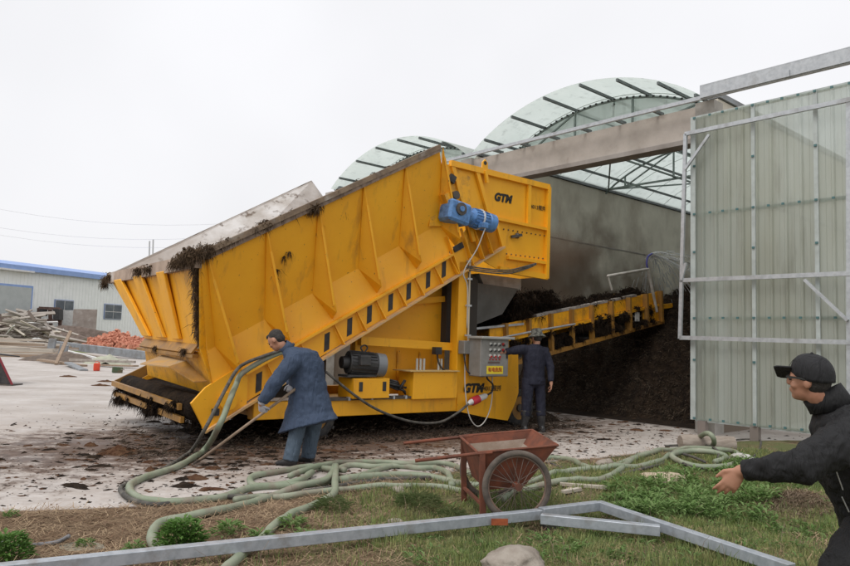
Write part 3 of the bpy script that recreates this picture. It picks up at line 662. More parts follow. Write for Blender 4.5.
# yellow tool box on the deck and the motor on its stand
cb=MB().box((-1.86,.13,.78),(.90,.42,.44)).build('battery_box',Y,mach,bevel=.01); MB().box((-1.90,.13,1.006),(1.0,.50,.015)).build('box_lid',mat('lid',(.60,.40,.12),(.45,.35,.2),8,rough=.7),cb)
gl=mat('clear_cap',(.45,.45,.42),rough=.3,bump=0)
for ds in(-.22,-.15,-.08,.22,.28): MB().tube([(-1.9+ds,.1,1.01),(-1.9+ds,.1,1.20)],.02,8).build('filler_tube',gl,cb)
MB().box((-1.72,.1,1.33),(.13,.1,.12)).build('pressure_switch',BLACK,mach); MB().tube(smooth_path([(-1.72,.1,1.36),(-1.70,.08,1.15),(-1.6,.06,1.02),(-1.46,.05,.97)],5),.015,6).build('switch_cable',BLACK,mach,smooth=True)
st=MB().box((-3.10,.12,.75),(.64,.46,.30)).build('motor_stand',Y,mach,bevel=.008)
for ds in(-.2,.22): MB().box((-3.1+ds,-.115,.78),(.06,.01,.14)).build('stand_slot',BLACK,st)
c0=Vector((-3.42,.10,1.13)); c1=Vector((-2.98,.02,1.10)); MOT=mat('motor_black',(.03,.03,.032),(.06,.058,.055),8,rough=.5)
em=MB().tube([c0-Vector((.10,-.01,0)),c0,c0,c1,c1],[.09,.10,.17,.17,.17],26).build('electric_motor',MOT,mach,auto=35)
dirm=(c1-c0).normalized(); MB().tube([c1,c1+dirm*.14],[.185,.178],26).build('fan_cowl',mat('cowl',(.17,.18,.19),rough=.45),em,auto=35)
MB().tube([c1+dirm*.14,c1+dirm*.146],.095,26).build('fan_grille',mat('grille',(.5,.5,.5),(.25,.25,.25),60,rough=.6),em)
fn=MB(); pv=dirm.cross(Vector((0,0,1))); 
for k in range(22):
    a=2*PI*k/22; d=Vector((0,0,1))*math.cos(a)+pv*math.sin(a); fn.bar(c0+dirm*.03+d*.175,c1-dirm*.02+d*.175,.008,.022,d)
fn.build('cooling_fin',MOT,em); MB().box((c0+c1)/2+Vector((-.05,-.17,.05)),(.18,.1,.14)).build('terminal_box',MOT,em,bevel=.01)
MB().tube(smooth_path([(c0+c1)/2+Vector((.03,0,.17)),(c0+c1)/2+Vector((-.02,0,.24)),(c0+c1)/2+Vector((.05,0,.28)),(c0+c1)/2+Vector((.1,0,.24)),(c0+c1)/2+Vector((.06,0,.18))],4),.012,6).build('lifting_eye',MOT,em)
for z in(.935,): MB().box((-3.25,.08,z),(.5,.3,.03)).build('motor_foot',MOT,em)
pb=MB(); pb.bar((-4.2,-.01,.595),(-2.3,-.01,.595),.05,.035); pb.bar((-4.2,.07,.605),(-2.3,.07,.605),.03,.03); pb.build('pipe_run',DSTEEL,mach)
for s0 in(-3.45,-3.05,-2.65,-2.42): MB().box((s0,-.02,.60),(.03,.07,.05)).build('pipe_clip',GALV,mach)
hh=MB()
for k in range(5): hh.tube(smooth_path([(-2.75,.05+.04*k,.62),(-2.7,.06+.03*k,.76+.02*k),(-2.55,.05,.72+.03*k),(-2.42,.02+.03*k,.70+.015*k),(-2.36,.06,.64)],5),.016,6)
hh.bar((-2.75,.02,.82),(-2.38,.02,.74),.03,.03); hh.bar((-2.52,.0,.72),(-2.42,0,.86),.04,.03); hh.build('hydraulic_hose',BLACK,mach,smooth=True)
# hanging supply cable along the base, with red and white connector
cab=smooth_path([(-3.9,-.12,1.0),(-3.45,-.14,.68),(-3.0,-.15,.43),(-2.4,-.16,.235),(-1.85,-.17,.20),(-1.45,-.16,.34),(-1.22,-.14,.47)],6)
MB().tube(cab,.020,8).build('supply_cable',HOSED,mach,smooth=True)
MB().tube([(-1.24,-.13,.455),(-1.16,-.12,.49),(-1.10,-.12,.51)],[.02,.045,.05],12).build('plug_body',WHITEP,mach,auto=40)
MB().tube([(-1.12,-.12,.50),(-.98,-.12,.545)],[.07,.07],14).build('plug_collar',mat('plug_red',(.5,.03,.05),rough=.4,bump=0),mach,auto=40)
MB().tube([(-.98,-.12,.545),(-.84,-.12,.585),(-.80,-.12,.60)],[.055,.05,.03],12).build('plug_body',WHITEP,mach,auto=40)
MB().tube(smooth_path([(-.80,-.12,.60),(-.70,-.14,.66),(-.70,-.16,.78),(-.86,-.2,.88),(-.92,-.25,.95)],5),.016,6).build('supply_cable',BLACK,mach,smooth=True)
MB().tube(smooth_path([(-1.28,-.1,1.3),(-1.28,-.12,.75),(-1.22,-.16,.3),(-1.05,-.18,.10),(-.85,-.17,.2),(-.70,-.14,.5),(-.68,-.12,.95)],6),.011,6).build('loop_cable',mat('pale_cable',(.5,.48,.44),rough=.5,bump=0),mach,smooth=True)
# control cabinet
cc=MB().box((-.96,-.33,1.245),(.62,.30,.62)).build('control_cabinet',GREYCAB,mach,bevel=.012)
MB().box((-.945,-.36,1.57),(.72,.40,.04)).build('cabinet_hood',mat('hood',(.38,.38,.36),(.3,.3,.28),6,rough=.5),cc,bevel=.006)
MB().box((-.955,-.483,1.235),(.57,.012,.575)).build('cabinet_door',GREYCAB,cc,bevel=.004)
bm_=[mat('btn_white',(.6,.6,.56),rough=.4,bump=0),mat('btn_dark',(.03,.03,.03),rough=.4,bump=0),mat('btn_red',(.4,.02,.02),rough=.4,bump=0)]
for r in range(3):
    for c in range(4 if r<2 else 3):
        x=-1.08+c*.095; z=1.47-r*.095; MB().tube([(x,-.488,z),(x,-.508,z)],.024,10).build('button',bm_[0] if c<3 else bm_[2],cc)
        MB().box((x+.012,-.512,z-.02),(.03,.02,.035)).build('switch_lever',bm_[1] if r<2 else bm_[2],cc)
MB().box((-.99,-.491,1.165),(.26,.004,.03)).build('nameplate',mat('plate',(.12,.08,.07),rough=.4,bump=0),cc)
for k in range(4): MB().tube([(-1.08+.07*k,-.488,1.215),(-1.08+.07*k,-.50,1.215)],.014,8).build('indicator_lamp',bm_[2],cc)
stk=MB().box((-.965,-.492,1.045),(.36,.005,.13)).build('warning_sticker',mat('sticker_yellow',(.75,.58,.03),rough=.5,bump=0),cc)
text('lettering','有电危险',.078,(-.965,-.496,1.045),RX,mat('sticker_red',(.4,.06,.01),rough=.5,bump=0),stk,fat=.002)
MB().box((-.70,-.495,1.28),(.025,.02,.09)).build('door_lock',BLACK,cc)
MB().box((-1.30,-.12,1.40),(.17,.16,.22)).build('junction_box',GREYCAB,mach,bevel=.01); MB().tube(smooth_path([(-1.33,-.12,1.3),(-1.3,-.2,1.0),(-1.1,-.3,.93),(-1.0,-.3,.94)],4),.012,6).build('box_cable',BLACK,mach)
MB().tube([(-1.19,-.06,1.5),(-1.19,-.06,2.9)],.016,6).build('conduit',mat('conduit',(.5,.42,.3),rough=.6),mach)
for z in(1.6,2.1,2.55,2.85): MB().box((-1.19,-.05,z),(.10,.05,.03)).build('conduit_clip',GALV,mach)
# wheels
def wheel(s,v,r=.34,w=.24):
    wl=empty('wheel',(s,v,r)); wl.parent=mach; wl.location=(s,v,r)
    T=MB(); n=40; prof=[(r*.62,-w/2),(r*.8,-w/2-.01),(r*.95,-w/2+.01),(r,-w/2+.05),(r,w/2-.05),(r*.95,w/2-.01),(r*.8,w/2+.01),(r*.62,w/2)]
    vs=[];fs=[]
    for k in range(n):
        a=2*PI*k/n
        for rr,y in prof: vs.append((rr*math.cos(a),y,rr*math.sin(a)))
    P_=len(prof)
    for k in range(n):
        for i in range(P_): fs.append([k*P_+i,((k+1)%n)*P_+i,((k+1)%n)*P_+(i+1)%P_,k*P_+(i+1)%P_])
    T.add(vs,fs)
    for k in range(26):
        a=2*PI*k/26; T.box((r*math.cos(a),(.05 if k%2 else -.05),r*math.sin(a)),(.03,w*.55,.045),Matrix.Rotation(-a,3,'Y'))
    T.build('tyre',RUBBER,wl,auto=40); MB().tube([(0,-w/2+.04,0),(0,w/2-.04,0)],r*.64,24).build('rim',YM,wl,auto=40); MB().tube([(0,-w/2+.0,0),(0,-w/2+.05,0)],r*.2,12).build('hub',DSTEEL,wl)
for s0 in(.17,-3.95):
    for v0 in(.16,2.6): wheel(s0,v0)
# discharge conveyor, rising to the right into the shed
cn=empty('c',(0,0,0)); bpy.data.objects.remove(cn)
def ct(s): return 1.82+.192*(s-.05)
dc=[(-.2,.5,ct(-.2)),(4.93,.5,ct(4.93)),(5.03,.5,2.05),(1.41,.5,1.31),(-.2,.5,.95)]
dd=mp(0,0,.5)
dcv=MB().prism([(-.2,.5,ct(-.2)),(4.9,.5,ct(4.9)),(4.9,.5,ct(4.9)-.26),(-.2,.5,ct(-.2)-.26)],(0,.03,0)).build('discharge_side',YD,mach)
def cb_(s): return .99+.212*(s-0)
MB().prism([(-.2,1.62,ct(-.2)),(4.9,1.62,ct(4.9)),(5.03,1.62,2.05),(-.2,1.62,.95)],(0,.03,0)).build('discharge_side',YD,mach)
MB().bar((-.2,.49,ct(-.2)-.30),(4.95,.49,ct(4.95)-.30),.08,.06).build('discharge_rail',YD,mach)
MB().bar((-.2,.47,cb_(-.2)+.05),(5.03,.47,cb_(5.03)+.03),.10,.08).build('discharge_rail',YM,mach)
for s0 in(.15,.75,1.35,1.95,2.55,3.15,3.75,4.35,4.88):
    MB().bar((s0,.46,ct(s0)+.02),(s0+.05,.46,cb_(s0)+.05),.06,.10 if s0<3 else .16,(0,1,0)).build('discharge_upright',YM,mach)
MB().prism([(4.35,.48,ct(4.35)-.32),(5.0,.48,ct(5)-.36),(5.05,.48,2.04),(4.35,.48,cb_(4.35))],(0,.02,0)).build('end_plate',Y,mach)
MB().box((4.1,.47,2.15),(.14,.02,.2)).build('sign_plate',WHITEP,mach)
MB().prism([(-.1,.54,ct(-.1)-.06),(4.95,.54,ct(4.95)-.06),(4.95,1.6,ct(4.95)-.06),(-.1,1.6,ct(-.1)-.06)],(0,0,.03)).build('discharge_belt',MANURE,mach)
MB().bar((1.0,.56,ct(1.0)+.03),(4.1,.56,ct(4.1)+.02),.14,.05).build('belt_edge',mat('dusty_edge',(.36,.33,.30),(.13,.10,.08),4,rough=.95),mach)
MB().prism([(0,.56,1.1),(4.9,.56,2.12),(4.9,1.6,2.12),(0,1.6,1.1)],(0,0,.03)).build('return_belt',RUBBER,mach)
MB().tube([(5.0,.52,2.40),(5.0,1.62,2.40)],.17,20).build('head_roller',RUBBER,mach,smooth=True)
MB().bar((4.9,.5,2.40),(5.42,.5,2.47),.05,.10).build('roller_arm',YD,mach)
PIPE=mat('spray_pipe',(.52,.50,.46),(.38,.35,.31),8,rough=.6)
a,b,c_=mp(612,290,.45),mp(608,276,.45),mp(648,269,.45); d_=mp(657,312,.45)
MB().tube([a,b],.022,8).tube([b,c_],.03,8).tube([c_,d_],.032,8).ell(b,.03,8,6).ell(c_,.034,8,6).build('spray_frame',PIPE,mach,auto=40)
MB().tube(smooth_path([c_,c_+Vector((-.05,0,.12)),c_+Vector((.0,0,.28)),c_+Vector((.15,0,.36))],4),.022,6).build('spray_nozzle',mat('nozzle_blue',(.08,.08,.3),rough=.4),mach)
MB().tube([mp(500,338,.42),mp(540,330,.42),mp(575,324,.42)],.02,6).build('water_pipe',GALV,mach)
MB().bar((-1.2,.5,1.66),(.6,.45,1.86),.04,.04).build('support_arm',GALV,mach)
# hydraulic fixings under the frame
MB().bar((-.9,1.5,.3),(.4,1.5,.34),.2,.14).build('axle_beam',YD,mach); MB().bar((-3.95,0.2,.34),(-3.95,2.7,.34),.12,.12).build('axle_beam',YD,mach)
for s0 in(.17,): MB().bar((s0,.2,.34),(s0,2.7,.34),.12,.12).build('axle_beam',YD,mach)
# ------------------------------------------------------------------ compost clinging to the hopper (loose stuff)
def clump_stuff(name,spots,label,mat_=MANURE,fm=STRANDS):
    m=MB(); ptsf=[]
    for p,r in spots:
        p=Vector(p)
        for _ in range(22):
            c=p+Vector((random.gauss(0,r*.45),random.gauss(0,r*.45),random.gauss(0,r*.3)))
            rq=r*random.uniform(.8,1.5)
            m.ell(c,(rq*random.uniform(.10,.32),r*random.uniform(.10,.32),r*random.uniform(.08,.22)),5,4,Euler((random.random()*3,random.random()*3,0)).to_matrix())
        for _ in range(int(330*min(1.8,r/.12))):
            ptsf.append(p+Vector((random.gauss(0,r*.55),random.gauss(0,r*.55),random.gauss(0,r*.4))))
    for p in ptsf:
        a=random.uniform(0,2*PI); l=random.uniform(.02,.10)*(2.2 if random.random()<.05 else 1); d=Vector((math.cos(a)*.7,math.sin(a)*.7,random.uniform(-1.5,.15))).normalized()
        s=d.cross(Vector((random.random(),random.random(),random.random()))).normalized()*.0042; e=p+d*l+Vector((0,0,-.06)); md=p+d*l*.5
        m.add([p-s,p+s,md+s,md-s,e],[[0,1,2,3],[3,2,4]])
    return tag(m.build(name,mat_),label,'manure',kind='stuff')
sp=[]
def rimpt(t): return M2W(*rim0.lerp(rim1,t))
for t,q in((.0,.10),(.015,.11),(.035,.08),(.07,.045),(.10,.05),(.135,.03),(.19,.03),(.22,.055),(.235,.06),(.29,.035),(.335,.03)): sp.append((rimpt(t)+Vector((0,0,.03)),q))
for t in(.41,.425,.43): sp.append((rimpt(t)+Vector((0,0,-.05)),.07))
for t in(.52,.6,.68,.75): sp.append((rimpt(t)+Vector((0,.03,.05)),.025))
for a,b in((289,252),(284,257),(277,270),(274,276),(321,224),(316,232),(345,212)): sp.append((onp(a,b,OM+V*-.16,V),.018))
for k in range(6): sp.append((M2W(-5.97-.01*k,-.28+.11*k,2.50-.02*k),.10-.008*k))
for k in range(14): sp.append((M2W(-5.90+.02*k,-.20+.03*k,2.36-.075*k),random.uniform(.03,.06)))
for v in(1.6,2.1,3.9): sp.append((M2W(-5.98,v,2.42),.07))
sp.append((M2W(-6.0,4.1,2.38),.06)); sp.append((M2W(-6.0,4.15,2.3),.05))
for v in(.6,1.9): sp.append((M2W(-5.72,v,1.26),.035))
clump_stuff('rim_manure',sp,'dark matted manure hanging from the hopper rim and corner',mat('hanging_manure',(.07,.048,.032),(.14,.095,.06),9,rough=1,spec=.1))
sp=[]
for _ in range(60): sp.append((M2W(-5.85+random.uniform(-.02,.30),random.uniform(.1,3.5),.42+random.uniform(-.12,.16)),random.uniform(.035,.075)))
clump_stuff('tail_manure',sp,'wet black manure caked over the tail of the feed conveyor')
sp=[]
for _ in range(60):
    s0=random.uniform(0,4.8); v0=random.uniform(.55,1.5); sp.append((M2W(s0,v0,ct(s0)+.0+random.uniform(0,.06)),random.uniform(.08,.14)))
for _ in range(40):
    s0=random.uniform(.0,1.6); v0=random.uniform(.5,1.8); sp.append((M2W(s0,v0,ct(s0)+.12+random.uniform(0,.28)),random.uniform(.12,.22)))
for _ in range(40):
    s0=random.uniform(.3,4.8); sp.append((M2W(s0,.46,cb_(s0)+random.uniform(.08,.5)),random.uniform(.05,.10)))
clump_stuff('belt_manure',sp,'shredded compost riding on the discharge conveyor')
# heaps under and around the machine
def heap(name,c,rx,ry,h,mat_,label,cat='manure',n=30,rough_=.35,kind='stuff',rz=0.,seed=0,fib=0,group=None):
    vs=[];fs=[]
    for i in range(n):
        for j in range(n):
            x=-1+2*i/(n-1); y=-1+2*j/(n-1); q=max(0,1-(x*x+y*y)**.5*(1+.25*noise.noise(Vector((x*2+seed,y*2,seed)))))
            z=h*(q**.8)*(1+rough_*noise.noise(Vector((x*3+seed,y*3,0))))+ (noise.noise(Vector((x*rx*7,y*ry*7,seed)))*.35+noise.noise(Vector((x*rx*18,y*ry*18,seed)))*.2)*min(h*.5,.08)*min(1,q*4)-.012*(q<=0)
            vs.append((x*rx,y*ry,z))
    for i in range(n-1):
        for j in range(n-1):
            a=i*n+j; fs.append([a,a+n,a+n+1,a+1])
    o=MB().add(vs,fs).build(name,mat_,None,smooth=True); o.location=c; o.rotation_euler=(0,0,rz); tag(o,label,cat,group,kind)
    return o
for i,(s0,v0,rx,ry,h) in enumerate([(-1.6,1.7,3.2,1.3,.26),(-4.4,1.7,.9,1.0,.14),(-3.4,1.1,1.3,.7,.2),(.7,1.1,1.3,.8,.45),(.9,1.9,.8,.7,.2)]):
    heap('spilled_manure',M2W(s0,v0,.003),rx,ry,h,MANURE,['long dark spill of manure under the machine frame','dark spill of manure under the tail of the hopper','dark spill of manure beside the rear wheel','dark spill of manure at the front wheel behind the operator','low dark spill of manure behind the front wheel, further in'][i],n=60,rz=MA,seed=i*3.1)
pf=[]
for _ in range(5000):
    s0=random.uniform(-6.6,1.5); v0=abs(random.gauss(0,.9))-.5; pf.append(M2W(s0,v0,.02+.28*max(0,min(1,(v0+.2)))*random.random()))
fibres('ground_fibre',pf,STRANDS,'loose wet straw spilled under the yellow machine',ln=(.04,.13),wd=.005)
# crumbs and flat clods of manure lying on the yard
m=MB(); m2=MB()
for _ in range(4200):
    if random.random()<.75:
        s0=random.gauss(-2.5,3.2); v0=random.gauss(-1.6,1.3); p=M2W(s0,v0,0)
    else: p=G(random.uniform(-30,480),random.uniform(405,505))
    if p.y<yedge(p.x)+.03 or p.y<0: continue
    r=random.choice([.006,.008,.010,.013,.018,.03])*random.uniform(.6,1.3)
    n_=random.randint(5,8); A0=random.random()*6.28; ex_=random.uniform(1,2.4); rz_=random.random()*3; rg_=[]
    for k in range(n_):
        a=A0+k*6.283/n_; q=r*random.uniform(.45,1.3); X,Y_=q*math.cos(a)*ex_,q*math.sin(a); rg_.append((p.x+X*math.cos(rz_)-Y_*math.sin(rz_),p.y+X*math.sin(rz_)+Y_*math.cos(rz_),.0045))
    (m if random.random()<.6 else m2).add(rg_+[(p.x+random.gauss(0,r*.2),p.y+random.gauss(0,r*.2),.006+r*random.uniform(.2,.6))],[[k,(k+1)%n_,n_] for k in range(n_)])
SHP=[]
for _ in range(300):
    if random.random()<.6: s0=random.gauss(-5.6,1.1); v0=random.gauss(.2,1.2)
    else: s0=random.uniform(-6,4); v0=random.gauss(-.5,.9)
    p=M2W(s0,v0,0)
    if p.y<yedge(p.x)+.1: continue
    r=random.uniform(.03,.10)*random.uniform(.5,1.2); n_=18; sd_=random.random()*50; ex_=random.uniform(1,2.2); rz_=random.gauss(0,.5); rg_=[]; r2_=[]
    for k in range(n_):
        a=k*6.283/n_; q=r*(.75+.9*noise.noise(Vector((math.cos(a)*1.2,math.sin(a)*1.2,sd_)))+.35*noise.noise(Vector((math.cos(a)*4,math.sin(a)*4,sd_))))
        for L_,kk,zz in((rg_,1,.0045),(r2_,.6,.006+r*.18*random.uniform(.6,1.3))): L_.append((p.x+q*kk*(math.cos(a)*ex_*math.cos(rz_)-math.sin(a)*math.sin(rz_)),p.y+q*kk*(math.cos(a)*ex_*math.sin(rz_)+math.sin(a)*math.cos(rz_)),zz))
    (m if random.random()<.65 else m2).add(rg_+r2_+[(p.x,p.y,.006+r*.28)],[[k,(k+1)%n_,n_+(k+1)%n_,n_+k] for k in range(n_)]+[[n_+k,n_+(k+1)%n_,2*n_] for k in range(n_)])
    SHP.append((p.x,p.y,r*ex_))
tag(m.build('manure_crumb',MANURE),'dark manure crumbs scattered over the yard',cat='manure',kind='stuff'); tag(m2.build('manure_crumb',MANURE2),'reddish brown manure crumbs scattered over the yard',cat='manure',kind='stuff')
pf=[Vector((x+random.gauss(0,q*.7),y+random.gauss(0,q*.5),.008)) for x,y,q in SHP for _ in range(int(14+q*160))]
fibres('spill_fibre',pf,STRANDS,'short wet fibres round the manure patches on the yard',ln=(.015,.06),wd=.0022)
for i,(px,py,rx,ry,h,lb) in enumerate([(120,453,.24,.20,.09,'larger reddish brown heap of manure on the left of the yard'),(91,446,.09,.07,.05,'small dark clod just left of the larger reddish heap'),(150,471,.06,.06,.05,'small dark clod between the reddish heap and the green hose bend'),(197,479,.12,.09,.05,'brown clod inside the green hose bend')]):
    p=G(px,py,.004); heap('manure_heap',(p.x,p.y,.004),rx,ry,h,MANURE2,lb,n=34,seed=i+9,kind=None)
pf=[]
for _ in range(500):
    p=G(120,453); a=random.random()*6.28; r=random.random()**.5*.26; pf.append(Vector((p.x+r*math.cos(a),p.y+r*.8*math.sin(a),.01+.08*(1-r/.26))))
fibres('heap_fibre',pf,MANURE2,'short fibres on the reddish heap on the yard',ln=(.02,.06),wd=.003)
# ------------------------------------------------------------------ far workshop on the left
P1=AT(110,350,68); P1.z=0; HD=Vector((.384,.923,0)).normalized(); HN=Vector((-HD.y,HD.x,0))
HA=math.atan2(HD.y,HD.x)
hall=empty('workshop',P1,HA,label='long pale metal-clad workshop with a blue roof edge behind the scrap, far left',cat='building')
def hp(px,py):
    q=onp(px,py,P1,HN)-P1; return q.dot(HD),q.z
x1,zt=hp(110,277)
L0,L1=-40,11
MB().box(((L0+L1)/2,4,zt/2-.1),(L1-L0,8,zt-.2)).build('wall',HOUSEW,hall)
ra=hp(20,266); 
rf=MB().prism([(L0,-.35,zt-.12),(L0,4,zt+.75),(L0,8.35,zt-.12),(L0,8.35,zt-.30),(L0,-.35,zt-.30)],(L1-L0+.3,0,0)).build('roof',BLUEROOF,hall)
MB().box(((L0+L1)/2,-.42,zt-.16),(L1-L0+.3,.16,.42)).build('gutter',BLUEROOF,rf)
sb=MB()
for x in np.arange(L0,L1,.35): sb.box((x,-.012,zt/2),(.03,.02,zt-.5))
sb.build('cladding_rib',HOUSEW,hall)['kind']='stuff'
def win(pxa,pya,pxb,pyb,name='window'):
    xa,za=hp(pxa,pya); xb,zb=hp(pxb,pyb)
    w=MB().box(((xa+xb)/2,-.03,(za+zb)/2),(xb-xa,.10,abs(za-zb))).build(name,mat('window_frame_blue',(.16,.24,.45),rough=.5,bump=0) if name=='window' else BLUEROOF,hall)
    return w,xa,xb,max(za,zb),min(za,zb)
for pxs in((54.5,299.2,72,321),(104.3,303.6,120.6,319.8)):
    w,xa,xb,z1,z0=win(*pxs); MB().box(((xa+xb)/2,-.05,(z0+z1)/2),(xb-xa-.10,.12,z1-z0-.10)).build('sash',WHITEP,w)
    for i in(0,1):
        for j in(0,1):
            hw=(xb-xa-.22)/2; hh=(z1-z0-.22)/2
            MB().box(((xa+.08+hw/2+i*(hw+.06)),-.07,z0+.08+hh/2+j*(hh+.06)),(hw,.12,hh)).build('pane',GLASSD,w)
w,xa,xb,z1,z0=win(-45,279,28,350,'garage_door'); MB().box(((xa+xb)/2-.1,-.06,z1/2-.1),(xb-xa-.1,.10,z1-.15)).build('shutter',mat('shutter_grey',(.45,.48,.47),(.40,.43,.42),2,rough=.6),w)
MB().box((hp(10,272)[0],-.3,hp(10,270)[1]),(3.6,.6,.14)).build('awning',WHITEP,hall)
# scrap yard between: low broken wall, crate frames, junk
jl=[]
wl=MB()
def junkplane(px,py,Y): return AT(px,py,Y)
wb=mat('peeled_wall',(.42,.36,.32),(.30,.25,.22),1.5,rough=.95,c3=(.52,.48,.45),s3=1)
a=AT(72,326,36);b=AT(108,330,36)
def slab(name,p0,p1,z0,z1,m_,lab,cat,th=.2,group=None):
    o=MB().prism([(p0.x,p0.y,z0),(p1.x,p1.y,z0),(p1.x,p1.y,z1),(p0.x,p0.y,z1-.05)],(0,th,0)).build(name,m_); return tag(o,lab,cat,group)
slab('broken_wall',AT(72,330,62),AT(95,330,63),0,AT(85,309,62.5).z,wb,'peeling low wall panel standing behind the scrap, left of the second window','wall')
slab('broken_wall',AT(60,330,62.5),AT(72,330,62.3),0,AT(66,310,62.4).z,WHITEP,'white sheet leaning by the first workshop window','sheet')
fr=MB()
for (x0,y0,x1_,y1_) in((39,308,60,309),(39,308,39,335),(60,309,60,335),(50,309,51,330),(39,320,62,321),(30,328,100,333),(44,333,90,338)):
    fr.bar(AT(x0,y0,60),AT(x1_,y1_,60.5),.24,.24)
tag(fr.build('rusty_rack',mat('rack_rust',(.10,.06,.05),(.16,.10,.08),4,rough=.9)),'dark rusty steel rack among the scrap in front of the workshop','rack')
for k,(x0,y0,x1_,y1_) in enumerate(((39.5,309,43,316),(53,309,59,320))):
    tag(MB().prism([AT(x0,y0,59.5),AT(x1_,y0,59.5),AT(x1_,y1_,59.5),AT(x0,y1_,59.5)],(0,.7,0)).build('dark_crate',BLACK),['small black box at the left end of the rusty rack','taller black box on the rusty rack'][k],'box')
# scrap timber pile: every stick its own object
stick=MB().box((0,0,0),(1,1,1)).build('scrap_stick',WOODG); nstk=0
def put_stick(p,l,w,h,rz,rt,m_,name,label,cat,group,rx=0):
    o=stick.copy(); o.data=stick.data.copy() if m_ not in cache else cache[m_]
    cache[m_]=o.data
    if o.data.materials[0]!=m_: o.data.materials[0]=m_
    o.name=name; COL.objects.link(o); o.location=p; o.scale=(l,w,h); o.rotation_euler=(rx,rt,rz); tag(o,label,cat,group); return o
cache={}
DARKW=mat('dark_wood',(.13,.10,.08),(.08,.06,.05),3,rough=.95)
for i in range(170):
    px=random.triangular(-8,78,22); t=(px+8)/86; top=334-24*math.exp(-((px-22)/22)**2)-4*math.exp(-((px-55)/14)**2); py=random.uniform(top,346)
    Y=random.uniform(50,57); p=AT(px,py,Y)
    if p.z<.05: p.z=.1
    mm=random.choice([WOODG,WGREY,DARKW,WOODG,WHITEP if random.random()<.35 else DARKW])
    put_stick(p,random.uniform(.7,3.8),random.uniform(.06,.24),random.uniform(.05,.13),random.uniform(-.9,.9),random.gauss(0,.25),mm,'scrap_timber',{WOODG:'weathered grey timber stick tangled in the scrap heap before the workshop',WGREY:'pale grey timber stick tangled in the scrap heap before the workshop',DARKW:'dark rotten timber stick tangled in the scrap heap before the workshop',WHITEP:'white painted stick tangled in the scrap heap before the workshop'}[mm],'timber','scrap timbers in the far heap',random.random())
heap('scrap_base',Vector((AT(25,345,56).x,56,0)),8.5,3.0,2.0,mat('scrap_brown',(.17,.13,.11),(.10,.075,.06),3,rough=1),'brown rubble mass under the far scrap heap','rubble',n=50,rough_=.8,seed=4)
heap('scrap_base',Vector((AT(85,340,59).x,59,0)),6.5,2.4,1.2,mat('scrap_brown2',(.20,.16,.13),(.12,.09,.07),3,rough=1),'low brown rubble along the broken wall','rubble',n=50,rough_=.8,seed=8)
# plank stack nearer, on the left
for i in range(24):
    px0=random.uniform(-25,14); py=random.uniform(339,359); l=random.uniform(3.4,7); Y=36+(359-py)*.35; p=AT(px0+12,py,Y); p.z=max(.06,p.z)
    put_stick(p,l,random.uniform(.2,.4),random.uniform(.08,.14),random.uniform(-.12,.22),random.uniform(-.02,.05),[WOOD,WOODG,WGREY][i%3],'plank',['brown weathered plank in the stack at the left edge of the yard','grey weathered plank in the stack at the left edge of the yard','palest plank in the stack at the left edge of the yard'][i%3],'plank','planks stacked at the left edge of the yard')
heap('earth_mound',(AT(58,362,33).x,33.5,0),1.9,1.2,.45,mat('dark_earth',(.11,.085,.07),(.17,.13,.10),5,rough=1),'dark earth mound between the planks and the steel channels','earth',n=30,seed=2)  # low mound in a dark earth brown
def beam3(name,a,b,w,h,m_,lab,cat,group=None): return tag(MB().bar(a,b,w,h).build(name,m_,bevel=.01),lab,cat,group)
beam3('steel_channel',AT(50,344,44),AT(152,356,38),.4,.42,STEELB,'long grey steel channel lying behind the red canister','channel')
beam3('steel_channel',AT(60,352,38),AT(125,362,33),.3,.2,mat('brownbeam',(.30,.25,.2),(.22,.18,.14),4,rough=.8),'brown channel lying just below the long grey one','channel')
beam3('white_pipe',AT(66,351,36),AT(98,359,33),.12,.12,WHITEP,'thin white pipe between the steel channels','pipe')
beam3('timber_board',AT(40,360,31.5),AT(84,366,29),.3,.1,WOOD,'brown board lying flat in front of the upright posts','board')
beam3('timber_board',AT(68,363,29),AT(84,370.5,26),.28,.08,STEELB,'short grey board at the foot of the leaning pole','board')
beam3('timber_board',AT(70,360,30),AT(135,362,29.5),.16,.1,WOODG,'long thin board running right behind the red canister','board')
beam3('timber_board',AT(98,365,29.5),AT(136,366,28.6),.3,.06,WOOD,'flat wet board lying in front of the brown channel','board')
beam3('leaning_pole',AT(56,364,29.5),AT(70.5,331.5,32),.13,.09,WOOD,'thin pole leaning up over the steel channels','pole')
for k,(px,py0,py1,Y) in enumerate(((52,339,353,40),(63.5,345,359,35))):
    a=AT(px-2,py1,Y);b=AT(px+1,py0,Y); a.z=0
    tag(MB().bar(a,b,.38,.16,(0,1,0)).build('short_post',STEELB),['short grey steel post left of the leaning pole','short grey steel post right under the leaning pole'][k],'post')
tag(heap('tarp_sheet',(AT(108,352,32).x,32,0),1.05,.7,.42,mat('pale_tarp',(.42,.43,.33),(.34,.34,.27),3,rough=.9),'x',n=24,rough_=.3,kind=None),'pale greenish tarpaulin lump behind the red canister','tarpaulin')
